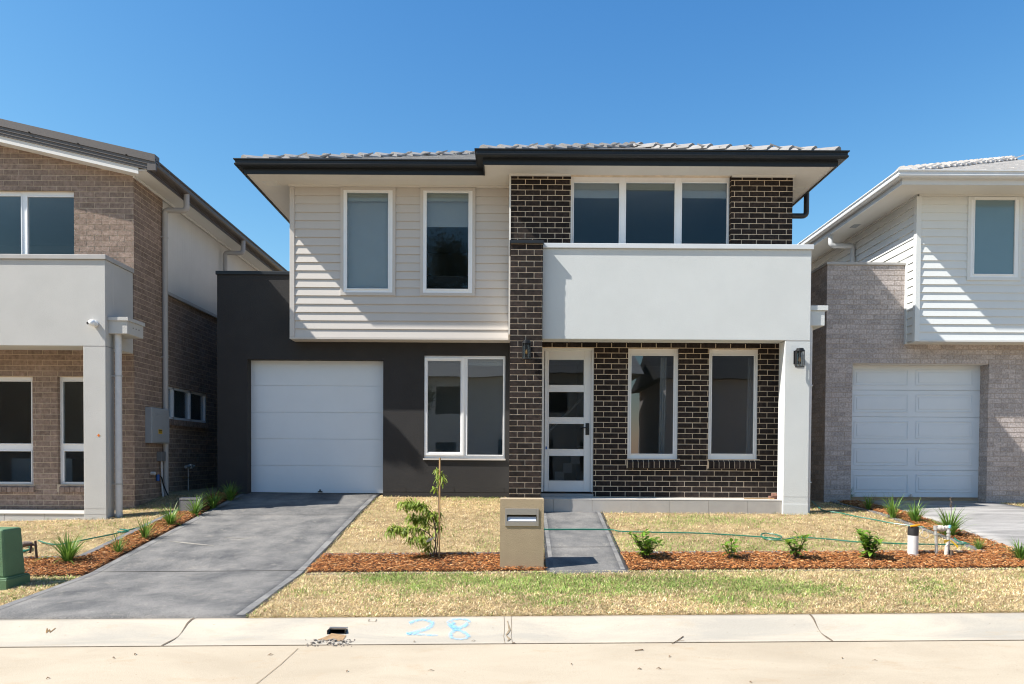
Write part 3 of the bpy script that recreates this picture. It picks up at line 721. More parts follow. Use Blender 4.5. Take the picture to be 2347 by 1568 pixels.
def caps(mb, p0, p1, L=.385, wd=.12, h=.055):
    p0, p1 = Vector(p0), Vector(p1); n = int((p1-p0).length/L)+1; d = (p1-p0).normalized(); sd = d.cross(Vector((0, 0, 1))).normalized(); up = sd.cross(d).normalized()
    for i in range(n):
        a = p0+d*(i*L); b = p0+d*min((i+1)*L+.05, (p1-p0).length+.05)
        pr = [(-wd, -.04), (-wd*.96, -.01), (-wd*.3, h*.93), (0, h), (wd*.3, h*.93), (wd*.96, -.01), (wd, -.04)]; vs = []
        for q, lift, sc in ((a, .034, 1.06), (b, -.008, .95)):
            for u, v in pr: vs.append(q+sd*u*sc+up*(v*sc+lift))
        for q, lift, sc in ((a, .026, 1.06), (b, -.004, .95)):
            for u, v in pr: vs.append(q+sd*u*sc*.86+up*(v*sc*.8+lift-.012))
        fs = [(j, j+1, 8+j, 7+j) for j in range(6)] + [(14+j, 21+j, 22+j, 15+j) for j in range(6)]
        fs += [tuple(range(14, 21))]
        fs += [(j+1, j, 14+j, 15+j) for j in range(6)] + [(7+j, 8+j, 22+j, 21+j) for j in range(6)]
        mb.add(vs, fs)
GUT = [(0, -.115), (.085, -.115), (.112, -.1), (.118, -.078), (.104, -.062), (.104, -.026), (.126, -.016), (.126, 0), (.112, 0), (.098, -.02), (.09, -.04), (0, -.04)]
def shell(mb, x0, x1, y0, y1, z0, z1, t=.04):
    mb.box(x0, x0+t, y0, y1, z0, z1); mb.box(x1-t, x1, y0, y1, z0, z1); mb.box(x0, x1, y1, y1+t, z0, z1); mb.box(x0+t, x1-t, y0, y1, z1-t, z1)

# ================================================================== MAIN HOUSE
SOF = 6.015; LIP = 6.195; PIT = .437
H = thing('house', 'two storey house with dark brick pillar, beige weatherboards, white balcony front and charcoal garage wall', 'house', (0, 12.6, .8))
CH = 12.99; CL = 12.7; UB = 12.15; PL = 11.43; BF = 11.54
px0 = XX(1169, 850, PL); px1 = XX(1242, 850, PL)
# --- charcoal garage wall
gx0, gx1, _, _ = RC(567, 823, 878, 1131, CH); gtop = ZZ(720, 824, CH); gfl = float(G(-3.4, 13.1))
w1 = RC(971.7, 815, 1158, 1051, CH); x_l = XX(498, 880, CH); ct = ZZ(580, 630, CH)
mb = MB(); slab(mb, 'y', CH, CH+.2, x_l, .06, .3, ct, [(gx0, gx1, 0, gtop), w1])
mb.box(x_l, x_l+.2, CH+.2, 20, .3, ct)
mb.build('garage_wall', 'charcoal', H)
mb = MB(); mb.box(x_l-.02, XX(668, 626, CH), CH-.025, CH+.23, ct, ct+.062); mb.box(x_l-.02, x_l+.22, CH+.23, 20, ct, ct+.062); mb.build('wall_capping', 'charcoal_trim', H, bevel=.006)
mb = MB(); zb = ZZ(1020, 1131, CH)
for x in (900, 1030, 1142, 1157): pass
mb.box(gx1+.02, .05, CH-.0025, CH+.01, zb+.02, zb+.026)
for px in (1041, 1155): X_ = XX(px, 1125, CH); mb.box(X_-.004, X_+.004, CH-.0025, CH+.01, zb+.02, zb+.11)
mb.box(XX(930, 1125, CH)-.004, XX(930, 1125, CH)+.004, CH-.0025, CH+.01, zb+.02, zb+.1)
mb.build('render_joint', 'dark', H)
# garage door
gd = thing('tmp', None, None, (0, 0, 0)); D.objects.remove(gd)
GD = CH+.19; dz0 = gfl+.02
mb = MB(); ys = [884.5, 945.6, 1006.5, 1068]; zs = [gtop+.03]+[ZZ(727, y, GD) for y in ys]+[dz0]
for a, b in zip(zs, zs[1:]): mb.box(gx0-.05, gx1+.02, GD, GD+.04, b+.004, a-.004)
mb.box(gx0-.05, gx1+.02, GD+.01, GD+.045, dz0, gtop+.03)
g = mb.build('garage_door', 'garage_door', H, label='plain white sectional garage door of five flat panels', bevel=.003)
mb = MB(); xh = XX(734, 1127, GD); mb.box(xh-.04, xh+.04, GD-.012, GD, dz0+.015, dz0+.035); mb.box(xh-.012, xh+.012, GD-.02, GD, dz0+.02, dz0+.065); mb.build('handle', 'black', g)
mb = MB(); mb.box(gx0-.02, gx1+.02, GD-.005, GD+.04, dz0-.03, dz0); mb.build('rubber_seal', 'black', g)
# --- cladding box
bx0 = XX(669, 600, CL); bz = ZZ(900, 778, CL)
wa = RC(781, 425, 907, 678, CL); wb = RC(963.3, 425, 1089.5, 679, CL)
wa = (wa[0], wa[1], wa[2], SOF-.03); wb = (wb[0], wb[1], wb[2], SOF-.03)
mb = MB(); slab(mb, 'y', CL, CL+.12, bx0, .05, bz+.03, SOF, [(q[0]+.03, q[1]-.03, q[2]+.03, q[3]-.03) for q in (wa, wb)])
boards(mb, 'y', CL, -1, bx0+.05, .03, bz+.03, SOF-.03, 18, [wa, wb])
mb.box(bx0, bx0+.12, CL+.12, 20, bz+.03, SOF)
boards(mb, 'x', bx0, -1, CL+.05, 20, bz+.03, SOF-.03, 18)
mb.build('weatherboard_wall', 'board', H)
mb = MB(); mb.box(bx0-.03, .03, CL-.03, CH+.02, bz-.004, bz+.028); mb.build('underside_trim', 'board', H)
mb = MB(); mb.box(bx0-.03, bx0+.05, CL-.03, CL+.0, bz+.03, SOF-.028); mb.box(bx0-.03, bx0, CL, CL+.05, bz+.03, SOF-.028); mb.build('corner_trim', 'board', H, bevel=.003)
mb = MB(); mb.box(bx0-.045, .02, CL-.045, CL, SOF-.026, SOF-.001); mb.build('eave_bead', 'soffit', H)
for q, nm in ((wa, 0), (wb, 1)):
    m2 = MB(); bar_rect(m2, 'y', CL-.035, CL, q[0], q[1], q[2], q[3], .05); tr = m2.build('window_trim', 'board', H, bevel=.003)
    r = (q[0]+.045, q[1]-.045, q[2]+.045, q[3]-.04)
    gl = RC(794.8, 441.8, 891.7, 663.6, CL) if nm == 0 else RC(976.7, 441.8, 1075, 664.5, CL)
    wo = window(H, r, CL-.028, [gl], dep=.14)
    z_b = r[2]+.02 if nm == 0 else ZZ(1025, 518, CL+.1)
    blindbox(wo, gl[0]-.01, gl[1]+.01, z_b, gl[3]-.01, CL+.10, head=False)
    m3 = MB(); m3.box(gl[0]-.01, gl[1]+.01, CL+.04, CL+.09, gl[3]-.13, gl[3]); m3.build('blind_pelmet', 'blind_white', wo)
# --- upper brick wall
ux1 = XX(1816, 480, UB); uw = RC(1308, 408, 1675.5, 590, UB); uw = (uw[0], uw[1], uw[2], SOF-.002); pc = ZZ(1500, 787, UB)
mb = MB(); slab(mb, 'y', UB, UB+.12, px0, ux1, pc, SOF, [uw]); mb.box(ux1-.12, ux1, UB+.12, 20, .3, SOF)
bricks(mb, 'y', UB, -1, px0, ux1, pc, SOF-.03, [uw], zref=SOF-.075, uref=px0-.13)
bricks(mb, 'x', uw[1], -1, UB+.002, UB+.09, uw[2], uw[3], zref=SOF-.075, uref=UB-.12)
bricks(mb, 'x', ux1, 1, UB, 14, 3.4, SOF-.03, zref=SOF-.075)
mb.build('upper_brick_wall', ['mortar_cream', 'brick_dark'], H)
mb = MB(); mb.box(px0-.03, px0-.001, UB-.02, CL-.03, bz, SOF-.03); mb.box(px0-.03, uw[0], UB-.035, UB-.006, SOF-.028, SOF-.001); mb.build('white_bead', 'soffit', H)
mb = MB(); mb.box(uw[1], ux1+.03, UB-.035, UB-.006, SOF-.028, SOF-.001); mb.build('white_bead', 'soffit', H)
y_ = UB+.085
panes = [RC(a, 418, b, 583, y_) for a, b in ((1313.5, 1420), (1433, 1547), (1561, 1667))]
fz1 = uw[3]
wo = window(H, (uw[0], uw[1]-.005, uw[2], fz1), y_, panes, dep=.07)
for i, (a, b, c, d) in enumerate(panes):
    blindbox(wo, a, b, d-(.12 if i == 1 else .22), d, y_+.05, 'blind_white' if i == 1 else 'blind', slats=(i == 1), head=False)
    m3 = MB(); m3.box(a-.02, b+.02, y_+.08, y_+.15, d-.1, d+.03); m3.build('blind_pelmet', 'blind_white', wo)
# --- pillar
pt_ = ZZ(1205, 559, PL)
mb = MB(); mb.box(px0, px1, PL, UB-.001, .45, pt_); bricks(mb, 'y', PL, -1, px0, px1, .45, pt_-.002, zref=pt_-.002, uref=px0+.115); bricks(mb, 'x', px1, 1, PL, BF+.02, .45, pt_, zref=pt_-.002, uref=PL)
bricks(mb, 'x', px0, -1, PL, UB, .45, pt_, zref=pt_-.002, uref=PL)
mb.build('brick_pillar', ['mortar_cream', 'brick_dark'], H)
mb = MB(); mb.box(px0-.02, px1+.015, PL-.03, UB-.004, pt_+.001, pt_+.05); mb.build('pillar_capping', 'charcoal_trim', H, bevel=.005)
# --- balcony front, column
bx1 = XX(1859, 680, BF); bb0 = ZZ(1550, 779, BF); bb1 = ZZ(1550, 571, BF); cb = px1+.001
mb = MB(); mb.box(cb, bx1, BF, BF+.3, bb0, bb1); mb.box(bx1-.2, bx1, BF+.3, UB+.6, bb0, bb1); mb.box(cb, bx1-.2, BF+.3, UB-.004, bb0+.09, bb0+.3); mb.build('balcony_wall', 'white_render', H, bevel=.008)
mb = MB(); mb.box(cb, bx1+.025, BF-.03, BF+.33, bb1+.001, bb1+.075); mb.box(bx1-.23, bx1+.025, BF+.33, UB+.6, bb1+.001, bb1+.075); mb.build('balcony_capping', 'gutter_white', H, bevel=.006)
cx0 = XX(1797, 980, BF); gbase = .5
mb = MB(); mb.box(cx0, bx1, BF+.001, BF+.26, gbase, bb0-.004); mb.box(cx0-.002, bx1+.002, BF-.003, BF+.262, gbase, ZZ(1828, 1155, BF)); mb.build('porch_column', 'white_render', H, bevel=.006)
mb = MB(); mb.box(cx0+.01, bx1-.01, BF-.001, BF+.02, bb0-.006, bb0+.002); mb.build('render_joint', 'grout', H); mb = MB(); z_ = ZZ(1828, 1139, BF); mb.box(cx0+.003, bx1-.003, BF-.0008, BF+.02, z_, z_+.004); mb.build('render_joint', 'grout', H)
# hopper and downpipe on the right
mb = MB(); h0 = RC(1862, 712, 1899, 746.5, BF+.06); mb.box(bx1, bx1+.24, BF+.06, BF+.5, h0[2], h0[3]); mb.box(bx1, bx1+.285, BF+.04, BF+.52, h0[3], h0[3]+.075)
mb.build('rainwater_head', 'white_render', H, bevel=.004)
mb = MB(); mb.tube([(bx1+.045, BF+.14, h0[2]), (bx1+.045, BF+.14, .55)], .04, 12)
for z in (1.1, 2.6): mb.box(bx1, bx1+.09, BF+.1, BF+.15, z, z+.02)
mb.build('downpipe', 'pipe_white', H)
# --- ground floor wall
dX = RC(1242.5, 797, 1360.5, 1143, UB); A = RC(1438.7, 798.6, 1555.5, 1051.5, UB); B = RC(1624, 800, 1738.5, 1052.5, UB); pf = .835
dh = (dX[0]-.3, dX[1], pf-.2, dX[3])
mb = MB(); slab(mb, 'y', UB, UB+.12, px1+.001, ux1-.12, .4, pc, [dh, A, B])
zr = dX[3]+.004
sills = [(A[0]-.01, A[1]+.03, A[2]-.158, A[2]), (B[0]-.01, B[1]+.03, B[2]-.158, B[2])]
bricks(mb, 'y', UB, -1, dX[1], ux1, .5, pc+.1, [dh, A, B]+sills, zref=zr, uref=dX[1]+.04)
bricks(mb, 'y', UB, -1, px1, dX[1], zr, pc+.1, [dh], zref=zr, uref=dX[1]+.04)
for q in (A, B): bricks(mb, 'x', q[1], -1, UB+.002, UB+.07, q[2], q[3], zref=zr, uref=UB-.12)
for q in (A, B):
    n = 10; wd = (q[1]-q[0]+.03)/n
    for i in range(n):
        a = q[0]+i*wd+.005; b = a+wd-.01
        mb.prism([(UB-.055, q[2]-.155), (UB+.05, q[2]-.155), (UB+.05, q[2]-.008), (UB+.02, q[2]-.008), (UB-.055, q[2]-.05)], 'x', a, b, 1)
    mb.prism([(UB-.05, q[2]-.15), (UB+.05, q[2]-.15), (UB+.05, q[2]-.012), (UB+.022, q[2]-.012), (UB-.05, q[2]-.052)], 'x', q[0]+.004, q[1]+.02, 0)
mb.build('porch_brick_wall', ['mortar_cream', 'brick_dark'], H)
for q, ga in ((A, (1445, 1544.5)), (B, (1629.5, 1728.5))):
    gl = RC(ga[0], 814, ga[1], 1041.5, UB+.05); wo = window(H, (q[0], q[1], q[2], q[3]), UB+.05, [gl], dep=.07, glass='glass_street')
    mb = MB(); xc = XX(1512 if q is A else 1712, 930, UB+.35)
    for i in range(3): mb.tube([(xc+.035*i, UB+.33+.012*(i % 2), gl[2]-.1), (xc+.035*i+.02, UB+.33, gl[3])], .02, 6)
    mb.build('stand_in_strip', 'blind', wo)  # pale strips added for one pane's reflection and the other's wall edge
# front door
mb = MB(); mb.box(dX[0]-.02, dX[0]+.03, UB+.02, UB+.12, pf+.08, dX[3]); mb.box(dX[1]-.035, dX[1], UB+.02, UB+.12, pf+.08, dX[3]); mb.box(dX[0]+.03, dX[1]-.035, UB+.02, UB+.12, dX[3]-.04, dX[3])
df = mb.build('door_frame', 'door_white', H, bevel=.004)
DY = UB+.06; L = RC(1248.5, 803, 1357, 1127, DY); gps = [RC(1258, a, 1338, b, DY) for a, b in ((824.8, 882.5), (898.5, 956.5), (971.5, 1029.3), (1045, 1101.7))]
mb = MB(); slab(mb, 'y', DY, DY+.04, L[0], L[1], L[2], L[3], gps); dd = mb.build('front_door', 'door_white', H, label='white front door with four glass panels', bevel=.003)
for q in gps:
    m2 = MB(); m2.box(q[0], q[1], DY+.018, DY+.022, q[2], q[3]); m2.build('glass_panel', 'glass', dd)
    m2 = MB(); bar_rect(m2, 'y', DY-.006, DY+.002, q[0]-.012, q[1]+.012, q[2]-.012, q[3]+.012, .012); m2.build('glazing_bead', 'door_white', dd)
hp = RC(1342, 970, 1350.5, 997, DY)
mb = MB(); mb.box(hp[0], hp[1], DY-.01, DY, hp[2], hp[3]); zz = (hp[2]+hp[3])/2+.02; xx = (hp[0]+hp[1])/2; mb.tube([(xx, DY, zz), (xx, DY-.05, zz)], .012, 8); mb.tube([(xx+.01, DY-.05, zz), (xx-.12, DY-.05, zz)], .009, 8); mb.build('handle', 'black', dd, smooth=False)
mb = MB(); t_ = PT(1252, 1027, DY); mb.box(t_.x-.012, t_.x+.012, DY-.004, DY, t_.z-.02, t_.z+.025); mb.build('tape_scrap', 'blue', dd)
# porch floor, step
mb = MB(); zt = ZZ(1300, 1132, UB-.03); mb.box(dX[0]-.02, dX[1], UB-.06, UB+.12, pf, zt); mb.build('threshold_step', 'tile_grey_floor', H, bevel=.004)
mb = MB(); mb.box(px1+.002, cx0+.3, 11.6, UB+.1, .4, pf-.012); mb.build('porch_slab', 'grout', H)
mb = MB(); xs_ = list(np.arange(px1+.2, cx0+.2, .6))+[cx0-.002]; a = px1+.004
for x in xs_:
    b = min(x, cx0-.002); mb.box(a+.002, b-.002, 11.585, 11.6, .56, pf-.014); a = b
    if b >= cx0-.003: break
mb.build('step_tiles', 'tile_grey_floor', H, bevel=.002)
mb = MB(); a = px1+.004
for x in xs_:
    b = min(x, cx0-.002); mb.box(a+.002, b-.002, 11.582, UB-.003, pf-.012, pf); a = b
    if b >= cx0-.003: break
mb.build('porch_tiles', 'porch_pale', H, bevel=.002)
# ground floor window of the garage wall
sa = RC(979, 826, 1056.7, 1037.5, CH+.04); sb = RC(1070, 822, 1154, 1044, CH+.04)
wo = window(H, w1, CH+.035, [sa, sb], dep=.08, glass='glass_street')
mb = MB(); q = sa; bar_rect(mb, 'y', CH+.01, CH+.036, q[0]-.045, q[1]+.05, q[2]-.05, q[3]+.045, .042); mb.build('sash', 'frame', wo, bevel=.003)
blindbox(wo, sb[0], sb[1], sb[3]-.12, sb[3], CH+.14, 'blind_white', slats=True, head=False)
mb = MB(); mb.box(w1[0]-.01, w1[1]+.01, CH-.03, CH+.03, w1[2]-.028, w1[2]); mb.build('window_sill', 'board', H)
# interiors
mb = MB()
shell(mb, -3.5, -.02, CL+.13, 16.5, 3.7, SOF-.05); shell(mb, .1, ux1-.13, UB+.13, 16.5, 3.75, SOF-.05)
shell(mb, .08, ux1-.13, UB+.13, 17, .84, 3.6); shell(mb, -1.75, .05, CH+.21, 16.8, .86, 3.4)
mb.box(1.55, 1.65, UB+1.2, 17, .84, 3.6); mb.box(-1.75, 0, 15.2, 15.28, .86, 3.4)
mb.build('interior_walls', 'interior', H)
mb = MB(); mb.box(-3.6, ux1-.12, CL, 16.5, 3.66, 3.7); mb.box(.1, ux1-.12, UB+.12, 17, .8, .84); mb.box(-1.9, .05, CH+.2, 17, .82, .86); mb.build('interior_floor', 'floor_in', H)
mb = MB()
for i in range(9): mb.box(.75+.16*i, .92+.16*i, 14.4+.1*i, 14.52+.1*i, .84+.17*i, 1.03+.17*i)
sc_ = mb.build('staircase', 'door_white', H); mb = MB(); mb.tube([(.7, 14.35, 1.9), (2.2, 15.3, 3.4)], .025, 6); mb.build('handrail', 'door_white', sc_, smooth=False)
# --- eaves
eave = [(-4.27, 22), (-4.27, 12.135), (-.42, 12.135), (-.42, 11.7), (5.07, 11.7), (5.07, 22)]
mb = MB(); sweep(mb, eave, [(-.02, -.02), (0, -.02), (0, .15), (-.02, .15)], SOF); mb.build('fascia', 'charcoal_trim', H)
mb = MB(); sweep(mb, eave, GUT, LIP); gt = mb.build('gutter', 'charcoal_trim', H)
mb = MB(); mb.box(-4.25, 5.05, 12.15, 21.9, SOF, SOF+.02); mb.box(-.4, 5.05, 11.72, 12.15, SOF, SOF+.02); mb.build('soffit', 'soffit', H)
for (x, y) in ((-3.98, 12.62), (4.83, 12.75)):
    mb = MB(); mb.box(x-.12, x+.12, y-.12, y+.12, SOF-.006, SOF)
    for i in range(7): mb.box(x-.1, x+.1, y-.1+i*.03, y-.09+i*.03, SOF-.012, SOF-.006)
    mb.build('eave_vent', 'soffit_white', H)
for x in (.9, 3.3): mb = MB(); mb.box(x, x+.006, 11.72, UB-.04, SOF-.003, SOF); mb.build('soffit_joint', 'soffit_white', H)
gp = XX(1840, 450, 13.1)
mb = MB(); mb.tube(elbowpath([(5.14, 13.1, LIP-.1), (5.14, 13.1, SOF-.33), (ux1+.05, 13.1, SOF-.33), (ux1+.05, 13.1, .6)], .07), .045, 12); mb.build('downpipe', 'pipe_dark', H, label='dark downpipe with elbow under the right eave')
# --- roof
zr0 = LIP-.035
mb = MB()
tiles(mb, lambda s, t: (s, 12.10+t), -4.31, 5.11, 4.6, True, True, zr0, PIT)
tiles(mb, lambda s, t: (-4.31+t, s), 12.10, 20, 4.6, True, False, zr0, PIT)
tiles(mb, lambda s, t: (5.11-t, s), 12.10, 20, 4.6, True, False, zr0-.002, PIT)
tiles(mb, lambda s, t: (s, 11.66+t), -.46, 5.11, 2.75, True, True, zr0, PIT)
tiles(mb, lambda s, t: (-.46+t, s), 11.66, 15, 2.7, True, False, zr0, PIT)
tiles(mb, lambda s, t: (5.11-t, s), 11.66, 15, 2.7, True, False, zr0+.012, PIT)
caps(mb, (-4.27, 12.14, zr0+.04), (.35, 16.82, zr0+4.62*PIT+.04))
caps(mb, (5.07, 12.14, zr0+.04), (.45, 16.82, zr0+4.62*PIT+.04))
caps(mb, (-.42, 11.7, zr0+.04), (2.32, 14.44, zr0+2.74*PIT+.04)); caps(mb, (5.07, 11.7, zr0+.045), (2.33, 14.44, zr0+2.74*PIT+.045))
caps(mb, (2.325, 14.4, zr0+2.75*PIT+.04), (2.325, 15.6, zr0+2.75*PIT+.04)); caps(mb, (.4, 16.7, zr0+4.62*PIT+.04), (.4, 20, zr0+4.62*PIT+.04))
mb.build('roof', 'tile_grey', H, smooth=False)

# lanterns
def lantern(px, py0, py1, y, label):
    p = PT(px, (py0+py1)/2, y-.1); z0, z1 = ZZ(px, py1, y-.1), ZZ(px, py0, y-.1); X = p.x; Y = y-.115; hgt = z1-z0
    t = thing('wall_lantern', label, 'lantern', (X, y-.01, (z0+z1)/2), 'black wall lanterns by the front porch')
    m = MB(); m.box(X-.055, X+.055, y-.018, y-.002, z0+.06, z1-.02); m.box(X-.03, X+.03, y-.1, y-.018, z1-.06, z1-.045); m.build('back_plate', 'black', t)
    m = MB(); m.lathe([(.0, hgt), (.052, hgt), (.055, hgt-.012), (.05, hgt-.022), (.068, hgt-.024), (.07, hgt-.04), (.062, hgt-.046), (0.0, hgt-.046)], (X, Y, z0), 20); m.build('top_cap', 'black', t, smooth=True)
    m = MB()
    for k in range(8):
        a = math.pi/8+k*math.pi/4; m.tube([(X+.062*math.cos(a), Y+.062*math.sin(a), z0), (X+.062*math.cos(a), Y+.062*math.sin(a), z1-.04)], .006, 5)
    m.lathe([(.056, 0), (.069, 0), (.069, .012), (.056, .012)], (X, Y, z0), 20); m.build('cage', 'black', t)
    m = MB(); m.lathe([(.05, .012), (.051, .012), (.051, hgt-.05), (.05, hgt-.05)], (X, Y, z0), 18); m.build('glass_cylinder', 'glass_lamp', t, smooth=True)
    m = MB(); m.lathe([(.002, .075), (.013, .085), (.018, .105), (.014, .13), (.009, .15), (.0, .155)], (X, Y, z0), 12); b = m.build('bulb', 'bulb', t, smooth=True)
    m = MB(); m.lathe([(.012, .15), (.012, hgt-.04)], (X, Y, z0), 10); m.build('bulb_holder', 'black', t)
lantern(1206.5, 781, 824, PL, 'black cylindrical wall lantern on the dark brick pillar')
lantern(1832.5, 799, 842, BF, 'black cylindrical wall lantern on the white porch column')

# offcuts left on the porch
mb = MB(); p = PT(1773, 1143, 11.85); mb.box(p.x-.07, p.x+.08, 11.8, 11.9, pf, pf+.05); mb.prism([(11.78, pf+.05), (11.86, pf+.05), (11.85, pf+.1), (11.79, pf+.085)], 'x', p.x-.04, p.x+.04)
tag(mb.build('brick_offcut', 'redbrick', bevel=.004), 'red brown brick offcuts stacked at the right end of the porch', 'brick')
mb = MB(); mb.tube([(p.x-.5, 11.74, pf+.012), (p.x-.15, 11.78, pf+.014), (p.x-.02, 11.77, pf+.014)], .008, 6); tag(mb.build('timber_offcut', 'wood'), 'thin reddish timber strip lying on the porch tiles', 'timber')

# ================================================================== LEFT HOUSE
LH = thing('house', 'taupe brown brick house with pale grey balcony wall and metal roof at left', 'house', (-7, 12.6, .8))
LB = 12.0; SX = -5.975; LS = 5.895; RS = .223; LF = 11.17
ltop = lambda u: LS+RS*(SX-u)
wt = (-9.6, XX(170, 510, LB), 3.9, ZZ(100, 437, LB)); wbig = (-9.4, XX(76, 985, LB), ZZ(38, 1110.5, LB), ZZ(38, 863, LB)); wn = (XX(132.4, 985, LB), XX(212, 985, LB), ZZ(150, 1110.5, LB), ZZ(150, 863, LB))
holes = [wt, wbig, wn]
PB = 13.0; phz = EYE+2.87
wS = (13.24, 14.97, EYE+.66, EYE+1.235)
mb = MB(); slab(mb, 'y', LB, LB+.11, -12, SX, .2, LS, holes); mb.add([(-12, LB, LS), (SX, LB, LS), (-12, LB, ltop(-12)), (-12, LB+.11, LS), (SX, LB+.11, LS), (-12, LB+.11, ltop(-12))], [(0, 1, 2), (3, 5, 4), (0, 2, 5, 3), (1, 4, 5, 2)])
slab(mb, 'x', SX-.11, SX, LB+.11, PB, .2, LS, mi=0); slab(mb, 'x', SX-.15, SX-.04, PB, 20, .2, phz, [wS])
zrl = ZZ(150, 863, LB)
lsl = [(wbig[0], wbig[1]+.03, wbig[2]-.12, wbig[2]), (wn[0]-.02, wn[1], wn[2]-.12, wn[2])]
bricks(mb, 'y', LB, -1, -10.3, SX+.004, .3, 7.0, holes+lsl, top=lambda u: ltop(u)+.0, zref=zrl, uref=SX-.02)
bricks(mb, 'x', SX, 1, LB-.003, PB, .3, LS, zref=zrl, uref=LB-.125)
bricks(mb, 'x', SX-.04, 1, PB, 18.5, .3, phz-.02, [wS], zref=zrl, uref=LB-.125)
bricks(mb, 'x', wn[0], 1, LB+.002, LB+.08, wn[2], wn[3], zref=zrl, uref=LB-.125); bricks(mb, 'x', wt[1], -1, LB+.002, LB+.08, wt[2], wt[3], zref=zrl, uref=LB-.125)
for q in lsl:
    n = int((q[1]-q[0])/.086)
    for i in range(n):
        a = q[1]-(i+1)*.086+.004; mb.prism([(LB-.05, q[2]), (LB+.05, q[2]), (LB+.05, q[3]-.008), (LB+.02, q[3]-.008), (LB-.05, q[3]-.045)], 'x', a, a+.079, 1)
for i in range(int((wS[1]-wS[0])/.086)):
    a = wS[0]+i*.086; mb.box(SX-.06, SX+.015, a, a+.079, wS[2]-.11, wS[2]-.01, 1)
mb.build('brick_wall', ['mortar_tan', 'brick_brown'], LH)
mb = MB(); mb.box(SX-.14, SX-.05, PB+.001, 20, phz, LS)
for i in range(70): a = PB+.1*i; mb.box(SX-.051, SX-.0485, a+.001, a+.099, phz, LS)
mb.build('wall_panel', 'panel_white', LH)
mb = MB(); mb.box(SX-.06, SX+.02, PB, 20, phz-.05, phz+.005); mb.build('flashing', 'pipe_grey', LH)
# windows
def lwin(r, panes, yb=.0):
    return window(LH, r, LB+.06, panes, dep=.07, glass='glass_dark')
y = LB+.06
w_ = window(LH, wt, y, [(-9.5, XX(50.5, 510, y), 3.95, wt[3]-.06), (XX(62.5, 510, y), wt[1]-.02, 3.95, wt[3]-.07)], dep=.07)
w_ = window(LH, wbig, y, [(-9.3, XX(74, 940, y)-.0, ZZ(38, 1018, y), ZZ(38, 873, y)), (-9.3, XX(74, 1070, y), ZZ(38, 1106, y), ZZ(38, 1033, y))], dep=.07)
w_ = window(LH, wn, y, [(XX(143, 940, y), wn[1]-.05, ZZ(150, 1018, y), ZZ(150, 873, y)), (XX(146, 1070, y), wn[1]-.05, ZZ(150, 1106, y), ZZ(150, 1033, y))], dep=.07)
mb = MB(); bar_rect(mb, 'x', SX-.12, SX-.055, wS[0], wS[1], wS[2], wS[3], .04)
for d in (13.52, 14.24): mb.box(SX-.12, SX-.055, d-.03, d+.03, wS[2], wS[3])
sw = mb.build('window', 'frame', LH, label='low strip window on the shaded side wall')
for a, b in ((13.28, 13.49), (13.55, 14.21), (14.27, 14.93)):
    m2 = MB(); m2.box(SX-.1, SX-.095, a, b, wS[2]+.04, wS[3]-.04); m2.build('pane', 'glass', sw)
mb = MB(); shell(mb, -11.5, SX-.16, LB+.12, 15.5, .6, 3.3); shell(mb, -11.5, SX-.16, LB+.12, 15.5, 3.4, 5.8)
mb.box(-9.0, -7.9, 13.6, 14.2, .66, 1.4); mb.build('interior_walls', 'interior', LH)
mb = MB(); mb.box(-11.5, SX-.12, LB+.11, 15.5, .6, .66); mb.box(-11.5, SX-.12, LB+.11, 15.5, 3.34, 3.4); mb.build('interior_floor', 'floor_in', LH)
# balcony wall, pillar, capping
z0 = EYE+1.625; z1 = EYE+2.9; pxl = XX(191.5, 1000, LF); PX1 = -5.985
mb = MB(); mb.box(-12, PX1, LF, LF+.22, z0, z1); mb.box(PX1-.2, PX1, LF+.22, LB-.006, z0, z1); mb.box(-12, PX1-.2, LF+.22, LB-.006, z0+.05, z0+.2); mb.build('balcony_wall', 'left_render', LH, bevel=.006)
mb = MB(); mb.box(-12, PX1+.02, LF-.025, LF+.25, z1+.001, z1+.07); mb.box(PX1-.22, PX1+.02, LF+.25, LB-.002, z1+.001, z1+.07); mb.build('balcony_capping', 'pipe_grey', LH, bevel=.005)
mb = MB(); mb.box(pxl, PX1, LF+.001, LF+.24, .3, z0-.004); mb.build('porch_column', 'left_render', LH, bevel=.006)
mb = MB(); mb.box(pxl+.004, PX1-.003, LF-.0005, LF+.02, z0-.006, z0+.002)
for py in (1166, 1178.5): z_ = ZZ(220, py, LF); mb.box(pxl+.003, PX1-.003, LF-.0008, LF+.02, z_, z_+.004)
mb.build('render_joint', 'pipe_grey', LH)
pz = ZZ(100, 1176.5, LF+.03)
mb = MB(); a = pxl-.004; k = 0
while a > -10:
    b = a-.6; mb.box(b+.002, a-.002, LF+.03, LF+.045, .35, pz-.012); a = b
mb.build('step_tiles', 'left_render', LH, bevel=.002)
mb = MB(); mb.box(-12, pxl+.1, LF+.045, LB, .3, pz-.012); mb.box(-12, pxl-.002, LF+.02, LB-.06, pz-.012, pz); mb.box(pxl, SX-.01, LF+.28, LB-.002, .4, pz-.02); mb.build('porch_floor', 'porch_pale', LH)
